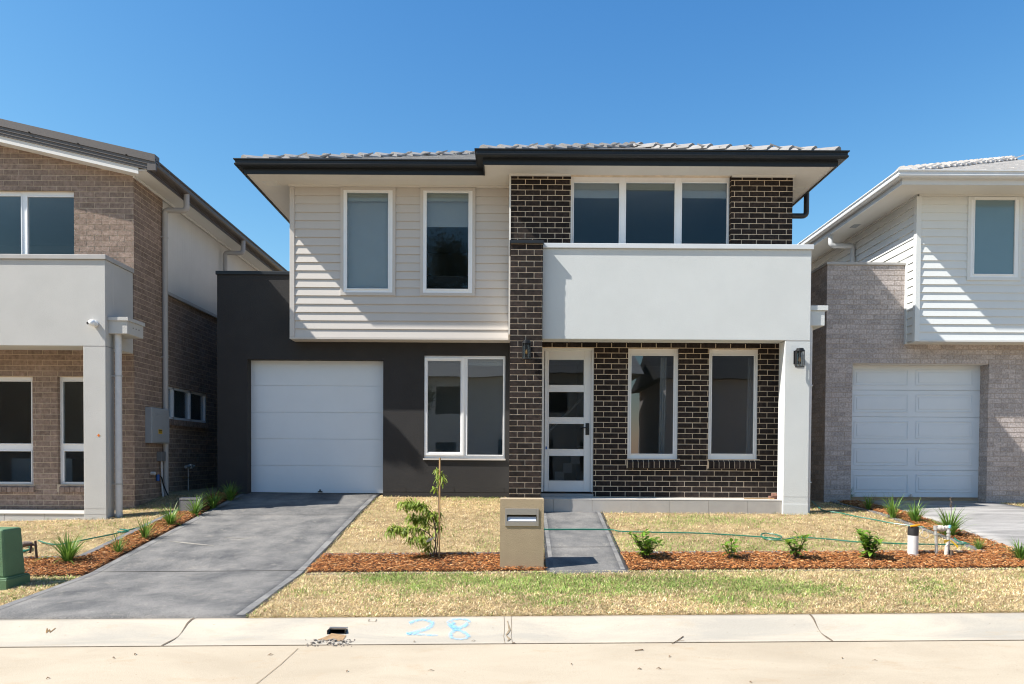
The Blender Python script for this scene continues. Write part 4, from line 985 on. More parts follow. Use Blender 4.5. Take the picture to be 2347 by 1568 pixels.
# hopper and pipes
hz0 = ZZ(270, 765, LF+.08); hz1 = hz0+.245
mb = MB(); mb.box(PX1, PX1+.29, LF+.07, LF+.56, hz0, hz1-.055); mb.box(PX1, PX1+.31, LF+.05, LF+.58, hz1-.055, hz1); hp_ = mb.build('rainwater_head', 'left_render', LH, bevel=.004)
mb = MB()
for i in range(3): mb.tube([(PX1+.289, LF+.24+i*.09, hz0+.11), (PX1+.292, LF+.24+i*.09, hz0+.11)], .011, 8)
mb.build('overflow_hole', 'dark', hp_)
mb = MB(); X = PX1+.1; mb.tube([(X, LF+.17, hz0), (X, LF+.17, .45)], .05, 14); mb.build('downpipe', 'pipe_white', LH, label='white downpipe below the rainwater head')
mb = MB()
for z in (2.65, 1.02): mb.lathe([(.052, 0), (.056, 0), (.056, .025), (.052, .025)], (X, LF+.17, z), 14); mb.box(PX1, X-.04, LF+.16, LF+.18, z, z+.02)
mb.build('pipe_bracket', 'galv', LH)
mb = MB(); mb.tube(elbowpath([(-5.56, 13.0, 6.0), (-5.56, 13.0, 5.68), (-5.925, 12.98, 5.68), (-5.925, 12.98, .6)], .07), .047, 14); mb.tube(elbowpath([(-5.56, 15.75, 6.0), (-5.56, 15.75, 5.7), (-5.925, 15.72, 5.7), (-5.925, 15.72, .9)], .07), .047, 14)
mb.build('downpipe', 'pipe_grey', LH)
mb = MB()
for d, zz_ in ((12.98, (5.2, 3.15, 1.25)), (15.72, (5.1, 3.9))):
    for z in zz_: mb.lathe([(.049, 0), (.054, 0), (.054, .025), (.049, .025)], (-5.925, d, z), 14); mb.box(SX, -5.935, d-.06, d-.04, z, z+.02)
mb.build('pipe_bracket', 'pipe_grey', LH)
# roof
YB = 11.75; RX = -10.4
zt_ = lambda X: 6.07+RS*(-5.5-X)
mb = MB()
for sgn in (1,):
    mb.prism([(-5.5, zt_(-5.5)-.03), (-5.5, zt_(-5.5)), (RX, zt_(RX)), (RX, zt_(RX)-.03)], 'y', YB+.02, 21)
    mb.prism([(RX, zt_(RX)-.03), (RX, zt_(RX)), (2*RX+5.5, zt_(-5.5)), (2*RX+5.5, zt_(-5.5)-.03)], 'y', YB+.02, 21)
mb.build('metal_roof', 'taupe_metal', LH)
def rake(mb, y0, y1, a, b, xe=-5.5, xr=RX): mb.prism([(xe, zt_(xe)+a), (xr, zt_(xr)+a), (xr, zt_(xr)+b), (xe, zt_(xe)+b)], 'y', y0, y1)
mb = MB(); rake(mb, YB-.035, YB+.12, -.055, .06); rake(mb, YB-.02, YB+.01, -.10, -.058); rake(mb, YB-.028, YB+.01, -.108, -.098); rake(mb, YB-.012, YB+.01, -.15, -.108); rake(mb, YB-.024, YB+.01, -.16, -.148); rake(mb, YB-.015, YB+.01, -.195, -.16)
mb.box(-5.62, -5.49, YB-.03, YB+.0, 5.885, 5.985)
mb.build('barge_capping', 'taupe_metal', LH)
mb = MB(); rake(mb, YB+.002, YB+.02, -.29, -.197, xe=SX+.2); mb.build('rake_trim', 'soffit_white', LH)
mb = MB()
for i in range(6):
    X = -5.95-.75*i; mb.box(X, X+.02, YB-.05, YB-.034, zt_(X)-.06, zt_(X)-.045)
mb.build('capping_screw', 'dark', LH)
mb = MB(); mb.prism([(SX, LS), (RX, LS+RS*(SX-RX)), (RX, LS+RS*(SX-RX)+.015), (SX, LS+.015)], 'y', YB+.01, LB+.0); mb.prism([(-5.62, LS-.0), (SX, LS), (SX, LS+.015), (-5.62, LS+.015)], 'y', YB+.01, 20); mb.build('soffit', 'soffit_white', LH)
mb = MB(); mb.box(SX+.001, SX+.025, LB-.02, 20, LS-.03, LS-.001); mb.build('eave_bead', 'soffit_white', LH)
mb = MB(); sweep(mb, [(-5.62, YB), (-5.62, 21)], [(-.02, -.02), (0, -.02), (0, .15), (-.02, .15)], LS); mb.build('fascia', 'taupe_metal', LH)
mb = MB(); sweep(mb, [(-5.62, YB-.01), (-5.62, 21)], GUT, 6.065); mb.build('gutter', 'taupe_metal', LH)
# fittings on the left house
p = PT(213, 741, LF-.04)
cm = thing('security_camera', 'small white dome security camera on the pale balcony wall', 'camera', (p.x, LF, p.z))
mb = MB(); mb.tube([(p.x+.02, LF, p.z), (p.x+.015, LF-.04, p.z-.003)], .045, 16); mb.build('mount', 'frame', cm)
mb = MB(); prf = [(.0, -.05)]+[(.052*math.cos(a), .052*math.sin(a)) for a in np.linspace(-1.2, 1.2, 9)]+[(0, .052)]
mb.lathe(prf, (p.x, LF-.065, p.z), 18); mb.build('dome', 'frame', cm, smooth=True)
mb = MB(); mb.tube([(p.x-.035, LF-.09, p.z-.006), (p.x-.05, LF-.108, p.z-.012)], .018, 10); mb.build('lens', 'black', cm)
p = PT(226, 998, LF); mb = MB(); r = .024; mb.add([(p.x-r, LF-.002, p.z), (p.x, LF-.002, p.z-r), (p.x+r, LF-.002, p.z), (p.x, LF-.002, p.z+r), (p.x-r, LF, p.z), (p.x, LF, p.z-r), (p.x+r, LF, p.z), (p.x, LF, p.z+r)], [(0, 1, 2, 3), (0, 4, 5, 1), (1, 5, 6, 2), (2, 6, 7, 3), (3, 7, 4, 0)])
tag(mb.build('sticker', 'orange'), 'small orange diamond sticker on the pale column', 'sticker')
mz0 = ZZ(350, 1016, 12.55); mz1 = ZZ(350, 935, 12.55)
mt = thing('meter_box', 'grey electricity meter box on the brown brick side wall', 'meter box', (SX, 12.6, mz0))
mb = MB(); mb.box(SX+.004, SX+.11, 12.34, 12.98, mz0, mz1); mb.build('cabinet', 'meter', mt, bevel=.008)
mb = MB(); mb.box(SX+.11, SX+.122, 12.36, 12.97, mz0+.02, mz1-.02)
for zz_ in (mz1-.1, mz1-.13, mz0+.1, mz0+.13):
    for i in range(6): mb.box(SX+.122, SX+.128, 12.46+i*.07, 12.5+i*.07, zz_, zz_+.01)
dr_ = mb.build('cabinet_door', 'meter', mt, bevel=.003)
mb = MB(); mb.box(SX+.122, SX+.1235, 12.56, 12.7, mz0+.16, mz0+.235, 0); mb.box(SX+.1235, SX+.1245, 12.57, 12.69, mz0+.212, mz0+.228, 1)
for r_ in range(2): mb.box(SX+.1235, SX+.1245, 12.58, 12.68, mz0+.175+r_*.018, mz0+.182+r_*.018, 1)
mb.build('warning_label', ['yellow', 'black'], dr_)
jz = ZZ(363, 1046, 12.85)
jb = thing('junction_box', 'small grey junction box with a conduit below the meter box', 'junction box', (SX, 12.85, jz))
mb = MB(); mb.box(SX+.004, SX+.09, 12.74, 12.9, jz-.085, jz+.08); mb.build('box', mat('mid_grey_plastic', (.19, .20, .21), .5), jb, bevel=.006)
mb = MB(); mb.tube([(SX+.05, 12.83, jz-.085), (SX+.05, 12.84, jz-.5), (SX+.07, 12.86, .66)], .016, 8); mb.build('conduit', 'pipe_white', jb)
mb = MB(); mb.tube(smooth_path([(SX+.03, 12.74, jz-.32), (SX+.07, 12.78, jz-.36), (SX+.08, 12.84, jz-.5), (SX+.12, 12.95, jz-.7), (SX+.16, 13.02, .72)]), .01, 6); mb.build('cable', 'black', jb)
tz = ZZ(343, 1085, 12.6)
tp = thing('wall_tap', 'white capped tap stub on the brown brick below the meter box', 'tap', (SX, 12.55, tz))
mb = MB(); mb.tube([(SX, 12.55, tz), (SX+.07, 12.55, tz)], .03, 12); mb.build('flange', 'pipe_white', tp)
mb = MB(); mb.tube([(SX+.03, 12.56, tz), (SX+.03, 12.72, tz-.03)], .012, 8); mb.build('stub_pipe', 'copper', tp)
mb = MB(); mb.tube([(SX+.035, 12.72, tz-.02), (SX+.035, 12.72, tz-.13)], .028, 8); mb.build('valve', 'blue', tp)
gz = ZZ(428, 1070, 13.85)
gm = thing('gas_fitting', 'grey gas regulator on a thin riser in the dark side passage', 'gas fitting', (-5.885, 13.85, .8))
mb = MB(); mb.tube([(-5.885, 13.8, .8), (-5.885, 13.8, gz)], .011, 8); mb.build('riser', 'galv', gm)
mb = MB(); mb.tube([(-5.885, 13.68, gz), (-5.885, 13.88, gz)], .028, 10); mb.tube([(-5.885, 13.9, gz-.03), (-5.885, 13.9, gz+.05)], .045, 12); mb.tube([(-5.885, 13.9, gz), (-5.885, 14.06, gz+.01)], .02, 8); mb.build('regulator', 'galv', gm)
mb = MB(); mb.tube([(-5.885, 13.8, gz-.2), (-5.885, 13.6, gz-.2)], .01, 8); mb.build('valve', 'copper', gm)
a = PG(411, 1177); b = PG(452, 1177)
mb = MB(); mb.box(a.x, a.x+.28, a.y, a.y+.2, float(G(a.x, a.y))-.05, float(G(a.x, a.y))+.2); mb.box(a.x-.004, a.x+.284, a.y-.004, a.y+.204, float(G(a.x, a.y))+.2, float(G(a.x, a.y))+.24)
tag(mb.build('concrete_block', 'block', bevel=.006), 'grey concrete block standing behind the tufts at the side passage', 'block')

# ================================================================== RIGHT HOUSE
RH = thing('house', 'white weatherboard and pinkish grey brick house with white panelled garage door at right', 'house', (8, 13.3, .8))
RB = 13.3; RCY = 12.98; rx0 = XX(1892.5, 870, RB); SXR = XX(2101, 620, RCY)
g0, g1 = XX(1952, 985, RB), XX(2263.5, 985, RB); gt_ = ZZ(2105, 834, RB); rf = ZZ(2100, 1141, 13.54); rct = ZZ(1980, 607.5, RB)
mb = MB(); slab(mb, 'y', RB, RB+.24, rx0, 14, .3, rct, [(g0, g1, .2, gt_)])
mb.box(rx0, rx0+.24, RB+.24, 20, .3, rct)
bricks(mb, 'y', RB, -1, rx0, 10.2, .5, rct-.002, [(g0, g1, .2, gt_)], zref=gt_+.002, uref=g1-.01)
bricks(mb, 'x', g1, -1, RB+.002, RB+.24, .6, gt_, zref=gt_+.002, uref=RB-.12)
bricks(mb, 'x', rx0, -1, RB, 16.5, .5, rct-.002, zref=gt_+.002, uref=RB-.12)
mb.build('brick_wall', ['mortar_pale', 'brick_pale'], RH)
mb = MB(); mb.box(rx0-.02, SXR-.03, RB-.025, RB+.26, rct, rct+.045); mb.box(rx0-.02, rx0+.26, RB+.26, 20, rct, rct+.045); mb.build('wall_capping', 'pipe_grey', RH, bevel=.004)
mb = MB(); mb.box(g0-.01, g1, RB+.01, RB+.2, gt_-.002, gt_+.012); mb.build('lintel', 'soffit_white', RH)
# garage door
GY = RB+.23; ysr = [840, 895, 956, 1017, 1078, 1140]; zs = [ZZ(2100, q, GY) for q in ysr]; zs[0] = gt_+.03
mb = MB(); mb.box(g0-.1, g1+.02, GY+.015, GY+.05, zs[-1], zs[0])
for a, b in zip(zs, zs[1:]):
    mb.box(g0-.1, g1+.02, GY, GY+.02, b+.004, a-.004)
gdr = mb.build('garage_door', 'garage_door', RH, label='white garage door with two columns of raised panels', bevel=.003)
for k in range(5):
    yt, yb = ysr[k]+(8 if k == 0 else 10), ysr[k+1]-11
    for a, b in ((1957, 2081), (2099, 2228)):
        q = RC(a, yt, b, yb, GY); m2 = MB(); bar_rect(m2, 'y', GY-.008, GY, *q, .016); m2.box(q[0]+.05, q[1]-.05, GY-.007, GY, q[2]+.05, q[3]-.05); m2.build('raised_panel', 'garage_door', gdr, bevel=.004)
mb = MB(); xh = XX(2087, 1135, GY); mb.box(xh-.04, xh+.04, GY-.012, GY, rf+.02, rf+.04); mb.box(xh-.012, xh+.012, GY-.02, GY, rf+.02, rf+.065); mb.build('handle', 'galv', gdr)
# siding
rbz = ZZ(2230, 784, RCY); rw = RC(2215.7, 441, 2339.5, 644, RCY); rw = (rw[0], rw[1], rw[2], SOF-.03)
mb = MB(); slab(mb, 'y', RCY, RCY+.12, SXR, 14, rbz+.03, SOF, [(rw[0]+.04, rw[1]-.04, rw[2]+.04, rw[3]-.04)]); slab(mb, 'x', SXR, SXR+.12, RCY+.12, 20, rbz+.03, SOF, [(16.05, 16.75, 5.1, 5.6)])
boards(mb, 'y', RCY, -1, SXR+.05, 14, rbz+.03, SOF-.03, 18, [rw]); boards(mb, 'x', SXR, -1, RCY+.05, 20, rbz+.03, SOF-.03, 18, [(16.0, 16.8, 5.05, 5.65)])
mb.build('weatherboard_wall', 'board_white', RH)
mb = MB(); mb.box(SXR-.035, SXR+.05, RCY-.035, RCY, rbz+.0, SOF-.028); mb.box(SXR-.035, SXR, RCY, RCY+.05, rbz, SOF-.028); mb.box(SXR-.035, SXR, RB-.06, RB-.0, rbz, rct); mb.build('corner_trim', 'board_white', RH, bevel=.003)
mb = MB(); mb.box(SXR, 14, RCY-.03, RB-.002, rbz, rbz+.028); mb.build('underside_trim', 'soffit_white', RH)
mb = MB(); bar_rect(mb, 'y', RCY-.035, RCY, *rw, .055); mb.build('window_trim', 'board_white', RH, bevel=.003)
gl = RC(2229.8, 455, 2324, 630.5, RCY); window(RH, (rw[0]+.05, rw[1]-.05, rw[2]+.05, rw[3]-.045), RCY-.028, [gl], dep=.14, glass='frosted')
mb = MB(); bar_rect(mb, 'x', SXR-.04, SXR+.03, 16.0, 16.8, 5.05, 5.65, .05); sw = mb.build('window', 'frame', RH); m2 = MB(); m2.box(SXR, SXR+.005, 16.05, 16.75, 5.1, 5.6); m2.build('pane', 'glass_dark', sw)
mb = MB(); mb.box(SXR-.03, 14, RCY-.04, RCY, SOF-.026, SOF-.001); mb.box(SXR-.04, SXR, RCY-.04, 20, SOF-.026, SOF-.001); mb.build('eave_bead', 'soffit_white', RH)
mb = MB(); shell(mb, SXR+.2, 12, RCY+.2, 15, 3.8, 5.9); mb.build('interior_walls', 'interior', RH)
ev = [(6.44, 22), (6.44, 12.43), (14, 12.43)]
mb = MB(); sweep(mb, ev, [(-.02, -.02), (0, -.02), (0, .15), (-.02, .15)], SOF); mb.build('fascia', 'gutter_white', RH)
mb = MB(); sweep(mb, ev, GUT, LIP); mb.build('gutter', 'gutter_white', RH)
mb = MB(); mb.box(6.46, 14, 12.45, 21.9, SOF, SOF+.02); mb.build('soffit', 'soffit_white', RH)
mb = MB(); mb.box(6.66, 6.78, 14.6, 14.8, SOF-.008, SOF); mb.build('eave_vent', 'meter', RH)
mb = MB(); X = SXR-.06; mb.tube(elbowpath([(6.5, 15.28, LIP-.1), (6.5, 15.28, SOF-.22), (X, 15.28, SOF-.22), (X, 15.28, rct)], .07), .05, 14)
mb.box(X-.01, SXR, 15.27, 15.29, 5.4, 5.42); mb.build('downpipe', 'gutter_white', RH)
mb = MB()
tiles(mb, lambda s, t: (s, 12.39+t), 6.4, 14, 5.4, True, False, zr0, PIT)
tiles(mb, lambda s, t: (6.4+t, s), 12.39, 20, 5.4, True, False, zr0, PIT)
caps(mb, (6.44, 12.43, zr0+.04), (11.8, 17.79, zr0+5.36*PIT+.04))
mb.build('roof', 'tile_white', RH, smooth=False)

# ================================================================== street furniture and garden things
# letterbox
q = PT(1196, 1305, 8.38); zb = float(G(q.x, 8.4))-.05; LX0, LX1 = XX(1146, 1220, 8.38), XX(1246.5, 1220, 8.38); LT = ZZ(1196, 1144, 8.38)
lb = thing('letterbox', 'tan textured rendered pillar letterbox with steel slot at the front path', 'letterbox', ((LX0+LX1)/2, 8.5, zb))
s0 = RC(1157.5, 1166, 1234.6, 1206, 8.38); s1 = RC(1162, 1180, 1230, 1194.5, 8.38)
mb = MB(); slab(mb, 'y', 8.38, 8.5, LX0, LX1, zb, LT, [s1]); mb.box(LX0, LX1, 8.5, 8.68, zb, LT); mb.build('body', 'tan_render', lb)
mb = MB(); bar = cells(s0[0], s0[1], s0[2], s0[3], [s1]); [mb.box(c[0], c[1], 8.37, 8.382, c[2], c[3]) for c in bar]; pl_ = mb.build('slot_plate', 'steel', lb, bevel=.002)
mb = MB(); mb.prism([(8.374, s1[2]+.002), (8.4, s1[3]-.024), (8.405, s1[3]-.024), (8.38, s1[2]-.003)], 'x', s1[0]+.006, s1[1]-.006); mb.build('flap', 'flap_sky_tint', lb)
# green cabinet
kb = thing('service_cabinet', 'green painted utility cabinet on a plinth at the far left verge', 'cabinet', (-5.33, 7.76, float(G(-5.3, 7.8))))
z0 = float(G(-5.3, 7.8)); X1 = -5.07
mb = MB(); mb.box(-5.66, X1, 7.57, 7.95, z0-.05, z0+.095); mb.box(-5.65, X1-.01, 7.58, 7.94, z0+.095, z0+.11); mb.build('plinth', 'green_box', kb, bevel=.012)
mb = MB()
b0 = [(-5.64, 7.60), (X1-.035, 7.60), (X1-.035, 7.93), (-5.64, 7.93)]; b1 = [(-5.61, 7.63), (X1-.07, 7.63), (X1-.07, 7.92), (-5.61, 7.92)]
mb.add([(x, y, z0+.105) for x, y in b0]+[(x, y, z0+.60) for x, y in b1], [(3, 2, 1, 0), (4, 5, 6, 7), (0, 1, 5, 4), (1, 2, 6, 5), (2, 3, 7, 6), (3, 0, 4, 7)]); mb.build('cover', 'green_box', kb, bevel=.02)
# standpipes left
p = PG(85, 1286)
st = thing('garden_tap', 'brown standpipe tap wrapped in cloth beside the green cabinet', 'tap', tuple(p))
zt = ZZ(83, 1248, p.y)
mb = MB(); mb.tube([p, (p.x-.02, p.y, zt+.04)], .014, 8); mb.tube([(p.x-.02, p.y, zt), (p.x-.3, p.y-.05, zt-.03)], .014, 8); mb.tube([(p.x-.06, p.y-.01, zt), (p.x-.07, p.y-.02, zt-.1)], .012, 8); mb.build('pipe', 'brown_pipe', st)
mb = MB(); mb.tube(smooth_path([(p.x-.05, p.y-.01, zt+.012), (p.x-.12, p.y-.03, zt+.01), (p.x-.2, p.y-.04, zt-.02), (p.x-.3, p.y-.05, zt-.05)], 4), [.02, .022, .03, .028, .036, .03, .035, .028, .034, .03, .036, .03, .028], 9); mb.build('cloth_wrap', mat('brown_cloth', (.22, .17, .14), .95, .3, 25, .6, 60), st)
# pvc riser right
p = PG(2092, 1276)
pv = thing('pipe_riser', 'upright white plastic pipe with black top band and orange cap in the mulch', 'pipe', tuple(p))
zt = ZZ(2092, 1207, p.y); zm = ZZ(2092, 1227, p.y); rr = .058
mb = MB(); mb.lathe([(rr, -.03), (rr, zm-p.z)], (p.x, p.y, p.z), 24); mb.build('white_pipe', 'pipe_white', pv, smooth=True)
mb = MB(); mb.lathe([(rr+.001, zm-p.z), (rr+.001, zt-p.z)], (p.x, p.y, p.z), 24); mb.build('black_band', mat('black_plastic_band', (.02, .02, .022), .6, .3, 30), pv, smooth=True)
mb = MB(); mb.tube([(p.x-.055, p.y-.04, zt+.008), (p.x-.0, p.y-.05, zt+.014), (p.x+.06, p.y-.03, zt+.02)], [.012, .014, .009], 8); mb.build('orange_cap', mat('orange_plastic', (.85, .38, .01), .5), pv)
mb = MB()
sp = [(p.x+.055, p.y-.05, zt+.01), (p.x+.08, p.y-.06, zt-.04), (p.x+.04, p.y-.07, zt-.09), (p.x+.09, p.y-.07, zt-.13), (p.x+.14, p.y-.07, zt-.11), (p.x+.13, p.y-.06, zt-.05), (p.x+.08, p.y-.07, zt-.03), (p.x+.07, p.y-.07, zt-.08)]
mb.tube(smooth_path(sp, 6), .004, 5); mb.build('string', 'cloth', pv)
# water meter risers right
p = PG(2147, 1276); pb = PG(2173, 1278); zt = ZZ(2147, 1209, p.y)
wm = thing('water_tap', 'two water pipe risers joined by a tape wrapped valve with yellow tag in the mulch', 'tap', tuple(p))
mb = MB(); mb.tube([p, (p.x-.02, p.y, zt)], .016, 10); mb.tube([(pb.x, pb.y, pb.z), (pb.x, pb.y, zt-.02)], .017, 10)
for z in (zt-.06, zt-.1): mb.tube([(pb.x, pb.y, z), (pb.x, pb.y, z+.02)], .024, 10)
mb.tube([(p.x-.02, p.y, zt-.03), (p.x-.02, p.y, zt+.02)], .024, 10); mb.tube([(p.x-.018, p.y, zt-.09), (p.x-.018, p.y, zt-.075)], .022, 10); mb.build('riser', 'galv', wm)
mb = MB(); mb.tube(smooth_path([(p.x-.02, p.y, zt), (p.x+.03, p.y, zt-.01), (p.x+.07, p.y, zt-.015), (p.x+.12, p.y, zt-.005), (p.x+.155, p.y, zt)], 3), [.02, .026, .034, .04, .036, .042, .034, .03, .034, .026, .03, .024, .02], 9); mb.build('tape_wrap', 'cloth', wm)
mb = MB(); mb.tube([(pb.x, pb.y-.02, zt+.0), (pb.x+.005, pb.y-.02, zt+.035)], .014, 8); mb.build('valve_handle', 'cyan', wm)
mb = MB(); mb.tube([(pb.x-.035, pb.y-.02, pb.z-.02), (pb.x-.03, pb.y-.02, pb.z+.13), (pb.x-.01, pb.y-.01, pb.z+.17)], [.026, .022, .014], 8); mb.build('wrapped_stub', 'cloth', wm)
mb = MB(); mb.tube([(pb.x+.02, pb.y-.03, pb.z-.02), (pb.x+.022, pb.y-.03, pb.z+.09)], [.024, .018], 9); mb.build('meter_stub', 'brown_pipe', wm)
for a_, b_ in (((pb.x-.01, pb.y-.04, zt-.14), (pb.x-.08, pb.y-.05, zt-.16)), ((pb.x, pb.y-.045, zt-.14), (pb.x+.08, pb.y-.06, zt-.22))):
    A_, B_ = Vector(a_), Vector(b_); n = Vector((0, 0, .018)); m2 = MB()
    m2.add([A_-n*.4, B_-n, B_+n, A_+n*.4, A_-n*.4+Vector((0, .003, 0)), B_-n+Vector((0, .003, 0)), B_+n+Vector((0, .003, 0)), A_+n*.4+Vector((0, .003, 0))], [(0, 1, 2, 3), (7, 6, 5, 4), (0, 4, 5, 1), (1, 5, 6, 2), (2, 6, 7, 3)]); m2.build('tag_ribbon', 'yellow', wm)

# hoses
def hose(label, pix, r=.009, lifts=None):
    P = []
    for i, (x, y) in enumerate(pix):
        g = PG(x, y); P.append(g+Vector((0, 0, r+.014+(lifts.get(i, 0) if lifts else 0))))
    mb = MB(); mb.tube(smooth_path(P, 6), r, 7); tag(mb.build('garden_hose', 'hose'), label, 'hose', 'green garden hoses')
hose('long green hose crossing the front path and the right lawn with a loop', [(1185, 1213), (1247, 1217), (1340, 1217), (1400, 1218), (1425, 1222), (1500, 1224), (1600, 1226), (1690, 1231), (1760, 1236), (1785, 1239), (1790, 1233), (1765, 1227), (1748, 1227), (1745, 1233), (1760, 1240), (1790, 1242), (1830, 1236), (1900, 1240), (1960, 1246), (2010, 1248), (2080, 1251), (2180, 1252), (2240, 1250), (2290, 1252), (2347, 1278)])
hose('green hose coming out beside the right porch column towards the pipe riser', [(1861, 1151), (1872, 1162), (1890, 1174), (1925, 1179), (1960, 1187), (2000, 1194), (2040, 1202), (2090, 1209), (2145, 1215)])
hose('green hose curving from the water tap along the neighbour driveway', [(2184, 1228), (2190, 1240), (2205, 1247), (2235, 1249), (2270, 1253), (2310, 1262), (2347, 1273)], .01)
hose('dark green hose lying across the left lawn', [(88, 1243), (110, 1250), (135, 1252), (175, 1245), (210, 1238), (260, 1228), (290, 1220), (320, 1212), (360, 1199), (400, 1186), (440, 1172)])
hose('small green hose coil beside the green cabinet', [(40, 1262), (60, 1266), (72, 1258), (60, 1254), (42, 1256), (38, 1262), (56, 1268), (70, 1262), (66, 1256), (40, 1252)], .01)
hose('short teal hose end beside the left lawn hose', [(270, 1222), (285, 1224), (295, 1220), (275, 1217)], .01)

# ---- plants
def blade(mb, base, az, lean, L, wd, curl, n=5):
    d = Vector((math.cos(az), math.sin(az), 0)); s = Vector((-d.y, d.x, 0)); p = Vector(base); el = math.pi/2-lean; vs = []
    for i in range(n+1):
        t = i/n; w_ = wd*(1-t**2.2)*(.6+.4*min(1, t*4))+.0004
        vs += [p-s*w_, p+s*w_]; p = p+(d*math.cos(el)+Vector((0, 0, 1))*math.sin(el))*L/n; el -= curl/n
    mb.add(vs, [(2*i, 2*i+1, 2*i+3, 2*i+2) for i in range(n)])
def tuft(seed, n=130, L=.36):
    random.seed(seed); me = MB()
    for i in range(n):
        az = random.uniform(0, 2*math.pi); lean = abs(random.gauss(.0, .42))+.04; r = random.uniform(0, .03)
        blade(me, (math.cos(az)*r, math.sin(az)*r, -.01), az, lean, L*random.uniform(.55, 1.1), random.uniform(.0045, .0075), random.uniform(.2, 1.3)+lean*.6)
    o = me.build('foliage', 'leaf_blade'); d = o.data; D.objects.remove(o); return d
TF = [tuft(3), tuft(5, 70), tuft(9, 100, .32), tuft(14, 60, .36)]
def put_tuft(x, y, h, k, label, group, dark=0):
    p = PG(x, y); t = thing('strappy_plant', label, 'plant', (p.x, p.y, p.z+.015), group)
    o = D.objects.new('foliage', TF[k]); COL.objects.link(o); o.parent = t; px_h = h*p.y/1720; s = px_h/.27; o.scale = (s, s, s); o.rotation_euler = (0, 0, random.uniform(0, 6))
gl_ = 'strappy tufts beside the main driveway'; gr_ = 'strappy tufts beside the neighbour driveway'
for a in [(155, 1292, 62, 0, 'largest strappy tuft at the front end of the left mulch strip'), (271, 1270, 42, 3, 'strappy tuft second from the front beside the main driveway'),
          (333, 1238, 46, 1, 'strappy tuft third from the front beside the main driveway'), (391, 1207, 47, 2, 'strappy tuft just in front of the grey concrete block'),
          (447, 1183, 41, 1, 'bright strappy tuft right of the grey concrete block'), (488, 1167, 46, 2, 'shaded strappy tuft beyond the concrete block'), (528, 1149, 38, 0, 'shaded strappy tuft nearest the main garage door')]: put_tuft(*a, gl_)
for a in [(1942, 1149, 27, 0, 'small dark tuft at the left corner of the neighbour garage'), (1991, 1170, 32, 1, 'shaded small tuft in front of the neighbour garage door'), (2046, 1189, 48, 3, 'upright strappy tuft third from the neighbour garage'),
          (2098, 1200, 50, 2, 'full strappy tuft in the middle of the right mulch strip'), (2176, 1232, 60, 0, 'tall spreading tuft behind the water tap'), (2243, 1262, 26, 1, 'low flattened tuft under the green hose'), (2337, 1287, 50, 2, 'strappy tuft at the right edge of the photo')]: put_tuft(*a, gr_)
# dry seed stem standing in the tall tuft
p = PG(2178, 1228); mb = MB(); zt = ZZ(2178, 1142, p.y); mb.tube([p, (p.x+.01, p.y, (p.z+zt)/2), (p.x, p.y, zt)], .004, 5)
for i in range(14): a = random.random()*6; c = Vector((p.x, p.y, zt-random.random()*.12)); mb.tube([c, c+Vector((math.cos(a)*.02, math.sin(a)*.02, .012))], [.006, .002], 4)
tag(mb.build('seed_stem', 'bark'), 'thin brown seed stem rising above the tall tuft', 'stem')

def leafshape(mb, base, dr, up, L, wd, fold=.25, droop=.3):
    dr = dr.normalized(); s = dr.cross(up).normalized() if dr.cross(up).length > .01 else Vector((1, 0, 0)); nrm = s.cross(dr).normalized()
    P = [(0, 0), (.25, .8), (.55, 1), (.8, .62), (1, 0)]; vs = []
    for t, w_ in P:
        c = Vector(base)+dr*L*t-Vector((0, 0, 1))*droop*L*t*t; vs += [c-s*wd*w_*.5+nrm*fold*wd*w_*.3, c, c+s*wd*w_*.5+nrm*fold*wd*w_*.3]
    mb.add(vs, [(3*i+j, 3*i+j+1, 3*i+4+j, 3*i+3+j) for i in range(4) for j in (0, 1)])
def shrub(x, y, h, wpx, seed, label, stems=6, lv=9, ls=.07):
    random.seed(seed); p = PG(x, y); sc = p.y/1720; Ht = h*sc*1.04; R = wpx*sc/2*1.35
    t = thing('shrub', label, 'shrub', tuple(p), 'young glossy shrubs in the front bed'); st = MB(); fo = MB()
    for i in range(stems):
        az = 2*math.pi*i/stems+random.uniform(-.4, .4); r = R*random.uniform(.25, .8) if i else 0; hh = Ht*random.uniform(.5, .85) if i else Ht*.86
        tip = p+Vector((math.cos(az)*r, math.sin(az)*r*.8, hh)); mid = p+Vector((math.cos(az)*r*.4, math.sin(az)*r*.35, hh*.5)); pth = smooth_path([p-Vector((0, 0, .02)), mid, tip], 5)
        st.tube(pth, [.006-.003*k/len(pth) for k in range(len(pth))], 5)
        for k in range(lv):
            q = pth[min(len(pth)-1, int(len(pth)*(.3+.7*k/(lv-1))))]; a = k*2.4+random.random(); e = random.uniform(.1, .9)
            d = Vector((math.cos(a)*math.cos(e), math.sin(a)*math.cos(e), math.sin(e))); leafshape(fo, q, d, Vector((0, 0, 1)), ls*random.uniform(.75, 1.2), ls*.45*random.uniform(.85, 1.15), droop=random.uniform(.1, .6))
    st.build('stem', 'bark', t); fo.build('foliage', 'leaf', t)
shrub(1480, 1285, 76, 84, 21, 'fullest glossy green shrub, nearest the front path', 12, 16, .10)
shrub(1676, 1286, 48, 60, 22, 'smallest sparse glossy shrub, second from the path', 6, 9, .10)
shrub(1826, 1287, 70, 62, 23, 'sparse leaning glossy shrub in front of the hose loop', 8, 10, .105)
shrub(1992, 1286, 76, 74, 24, 'upright full glossy shrub left of the white pipe', 12, 15, .11)

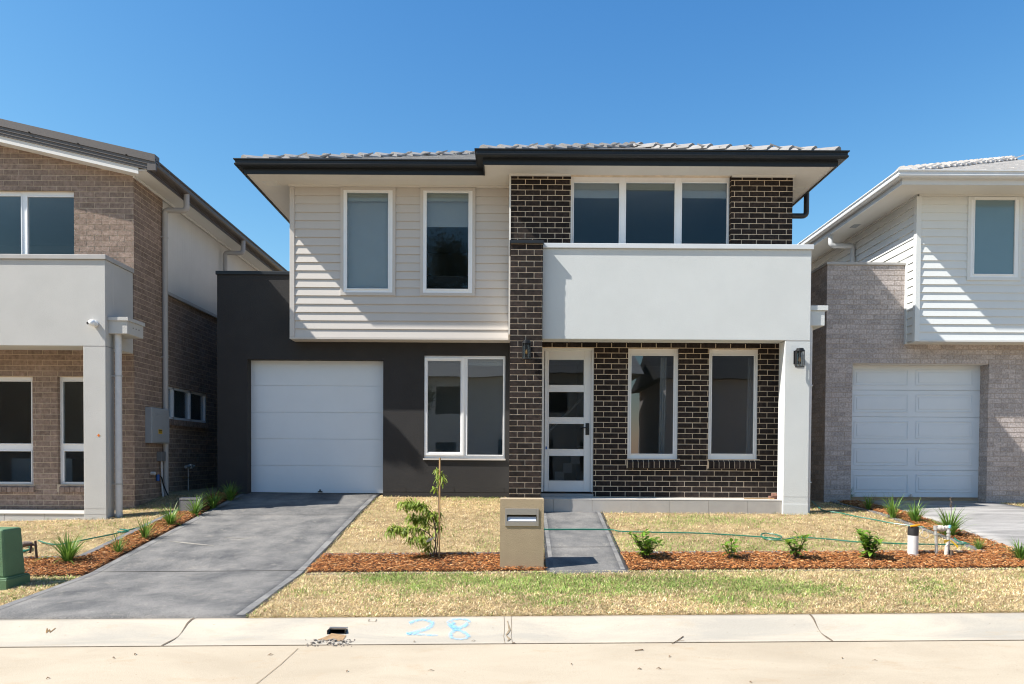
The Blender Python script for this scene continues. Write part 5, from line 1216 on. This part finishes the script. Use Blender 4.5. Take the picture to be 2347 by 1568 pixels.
# sapling
random.seed(41); p = PG(998, 1283); P0 = Vector(p); sp = thing('sapling', 'young leaning tree with drooping light green leaves left of the letterbox', 'tree', tuple(p))
def q_(x, y, dd=0): return PT(x, y, P0.y+dd)
tr = MB(); fo = MB()
def zz(x, y): return (869+x*.2344*1.0, 1025.8+y*.2344)  # reading scale of the close-up
def br(pts, r0, r1, nl, spread, ls=.068, dens0=.35):
    nl = int(nl*1.25); spread *= .8
    P = smooth_path([q_(869+x*.1869, 1025.8+y*.1869, dd) for x, y, dd in pts], 6); tr.tube(P, [r0+(r1-r0)*i/len(P) for i in range(len(P))], 6)
    for i in range(nl):
        t = dens0+(1-dens0)*random.random(); c = P[min(len(P)-1, int(t*len(P)))]+Vector((random.gauss(0, spread), random.gauss(0, spread), random.gauss(0, spread*.8)))
        a = random.uniform(0, 6.28); d = Vector((math.cos(a), math.sin(a)*.8, random.uniform(-.75, .15)))
        leafshape(fo, c, d, Vector((0, 0, 1)), ls*random.uniform(.7, 1.2), ls*.27, droop=random.uniform(.3, .9))
br([(660, 1340, 0), (690, 1200, 0), (690, 1000, 0), (640, 820, .02), (560, 740, .03), (470, 690, .05), (380, 670, .05), (300, 700, .06)], .011, .003, 230, .045, dens0=.5)
br([(685, 1150, 0), (600, 1050, -.05), (480, 1000, -.05), (330, 1000, -.08), (200, 980, -.1), (150, 1010, -.1)], .007, .002, 210, .042, dens0=.35)
br([(690, 1000, 0), (600, 930, .1), (520, 870, .12), (440, 880, .12), (380, 850, .12)], .006, .002, 150, .05, dens0=.3)
br([(690, 1100, 0), (600, 1120, -.06), (500, 1110, -.1), (400, 1130, -.1)], .005, .002, 110, .04)
br([(660, 1340, 0), (600, 1250, .0), (560, 1150, .05), (560, 1000, .06), (600, 860, .05), (660, 780, .02)], .006, .002, 190, .05, dens0=.15)
br([(685, 1180, 0), (710, 1050, .03), (720, 900, .04), (690, 800, .03)], .005, .002, 60, .03)
br([(700, 1300, 0), (722, 1100, .03), (728, 900, .03), (728, 620, .03), (745, 450, .02), (740, 330, .02), (715, 260, .02)], .007, .0025, 95, .022, .05, .66)
br([(735, 560, 0), (700, 500, 0), (670, 490, 0)], .003, .0015, 10, .012); br([(740, 470, 0), (770, 400, 0), (765, 340, 0)], .003, .0015, 26, .016)
tr.build('trunk', 'bark', sp); fo.build('crown', 'leaf_sap', sp)
a, b = PG(1006, 1287), PT(1009, 1049, P0.y+.02)
mb = MB(); mb.tube([(a.x, P0.y-.04, a.z-.1), (b.x, P0.y-.02, b.z)], [.009, .011], 8); tag(mb.build('stake', 'wood'), 'thin bare timber stake supporting the sapling', 'stake')
mb = MB(); c = PT(975, 1245, P0.y-.12); mb.add([c, c+Vector((.07, .01, .03)), c+Vector((.11, .0, .07)), c+Vector((.03, -.01, .05)), c+Vector((0, .003, 0)), c+Vector((.07, .013, .03)), c+Vector((.11, .003, .07)), c+Vector((.03, -.007, .05))], [(0, 1, 2, 3), (7, 6, 5, 4), (0, 4, 5, 1), (1, 5, 6, 2), (2, 6, 7, 3), (3, 7, 4, 0)])
tag(mb.build('plant_tag', mat('pale_blue_card', (.6, .68, .78), .6)), 'pale blue plant label hanging in the sapling', 'tag')

# ================================================================== across the street (seen mirrored in the windows)
OH = thing('house', 'pale rendered house across the street, seen only as a reflection in the windows', 'house', (0, -9.5, 0))
mb = MB(); ohl = [(-3.4, -2.4, .1, 2.2), (-.5, 2.0, .1, 2.3), (3.2, 4.6, .9, 2.2), (-3.4, -2.0, 3.5, 4.8), (1.2, 2.6, 3.5, 4.8)]
slab(mb, 'y', -9.2, -9.0, -4.6, 5.4, 0, 5.2, ohl); mb.box(-4.6, -4.4, -16, -9.2, 0, 5.2); mb.box(5.2, 5.4, -16, -9.2, 0, 5.2); mb.build('wall', 'panel_white', OH)
for (a, b, c, d) in ohl: m2 = MB(); bar_rect(m2, 'y', -9.12, -9.04, a, b, c, d, .06); m2.box(a+.06, b-.06, -9.1, -9.08, c+.06, d-.06); m2.build('window', 'charcoal_trim', OH)
mb = MB(); mb.prism([(-16.5, 5.2), (-8.5, 5.2), (-12.5, 6.9)], 'x', -5.1, 5.9); mb.build('roof', 'tile_grey', OH)
OH2 = thing('house', 'dark brick house across the street, seen only as a reflection', 'house', (-12, -9.5, 0))
mb = MB(); mb.box(-17, -6.5, -16, -9.3, 0, 5.0); mb.build('wall', 'brick_brown', OH2); mb = MB(); mb.prism([(-16.5, 5), (-8.8, 5), (-12.5, 6.5)], 'x', -17.4, -6.1); mb.build('roof', 'charcoal', OH2)
OH3 = thing('house', 'grey brick house across the street at right, seen only as a reflection', 'house', (12, -9.5, 0))
mb = MB(); mb.box(7, 18, -16, -9.0, 0, 5.0); mb.build('wall', 'brick_pale', OH3); mb = MB(); mb.prism([(-16.5, 5), (-8.6, 5), (-12.5, 6.6)], 'x', 6.6, 18.4); mb.build('roof', 'charcoal', OH3)
OH4 = thing('house', 'brick house across the street far to the left, seen only as a reflection', 'house', (-24, -9.5, 0))
mb = MB(); mb.box(-34, -18.2, -16, -9.1, 0, 5.6); mb.build('wall', 'brick_brown', OH4); mb = MB(); mb.prism([(-16.5, 5.6), (-8.7, 5.6), (-12.5, 7.2)], 'x', -34.4, -17.9); mb.build('roof', 'charcoal', OH4)
def tree(x, y, h, r, seed, label):
    rg = np.random.default_rng(seed); t = thing('tree', label, 'tree', (x, y, 0), 'trees behind the houses across the street'); mb = MB()
    mb.tube([(x, y, -.2), (x+.1, y, h*.35), (x-.1, y, h*.8)], [.22, .16, .05], 8); cl = []
    for i in range(16):
        a = rg.uniform(0, 6.28); rr = r*rg.uniform(.1, .8); z = h*rg.uniform(.42, .95); c = Vector((x+math.cos(a)*rr, y+math.sin(a)*rr, z)); cl.append(c)
        mb.tube([(x, y, max(h*.25, z-rr-.5)), ((x+c.x)/2, (y+c.y)/2, z-.5), c], [.07, .05, .02], 5)
    mb.build('trunk', 'bark', t); n = 15000; C = np.array([tuple(c) for c in cl])[rg.integers(0, 16, n)]; Q = C+rg.normal(0, 1, (n, 3))*np.array([r*.24, r*.24, r*.2])
    d = rg.normal(0, 1, (n, 3)); d /= np.linalg.norm(d, axis=1)[:, None]; e = np.cross(d, rg.normal(0, 1, (n, 3))); e /= np.linalg.norm(e, axis=1)[:, None]; s = rg.uniform(.06, .12, (n, 1))
    V = np.stack([Q-d*s, Q+e*s*.35, Q+d*s, Q-e*s*.35], 1).reshape(-1, 3); npmesh('crown', V, np.arange(4*n).reshape(-1, 4), 'leaf_tree', t)
tree(-3.2, -15.5, 13.2, 2.4, 1, 'tall dark gum tree behind the pale house across the street'); tree(-6.2, -16, 11.3, 2.2, 2, 'shorter gum tree left of the tall one across the street'); tree(-9.5, -17, 10.4, 2.4, 4, 'broad gum tree behind the dark brick house across the street')
tree(-4.6, -5.0, 4.6, 1.1, 6, 'small street tree on the verge across the road')
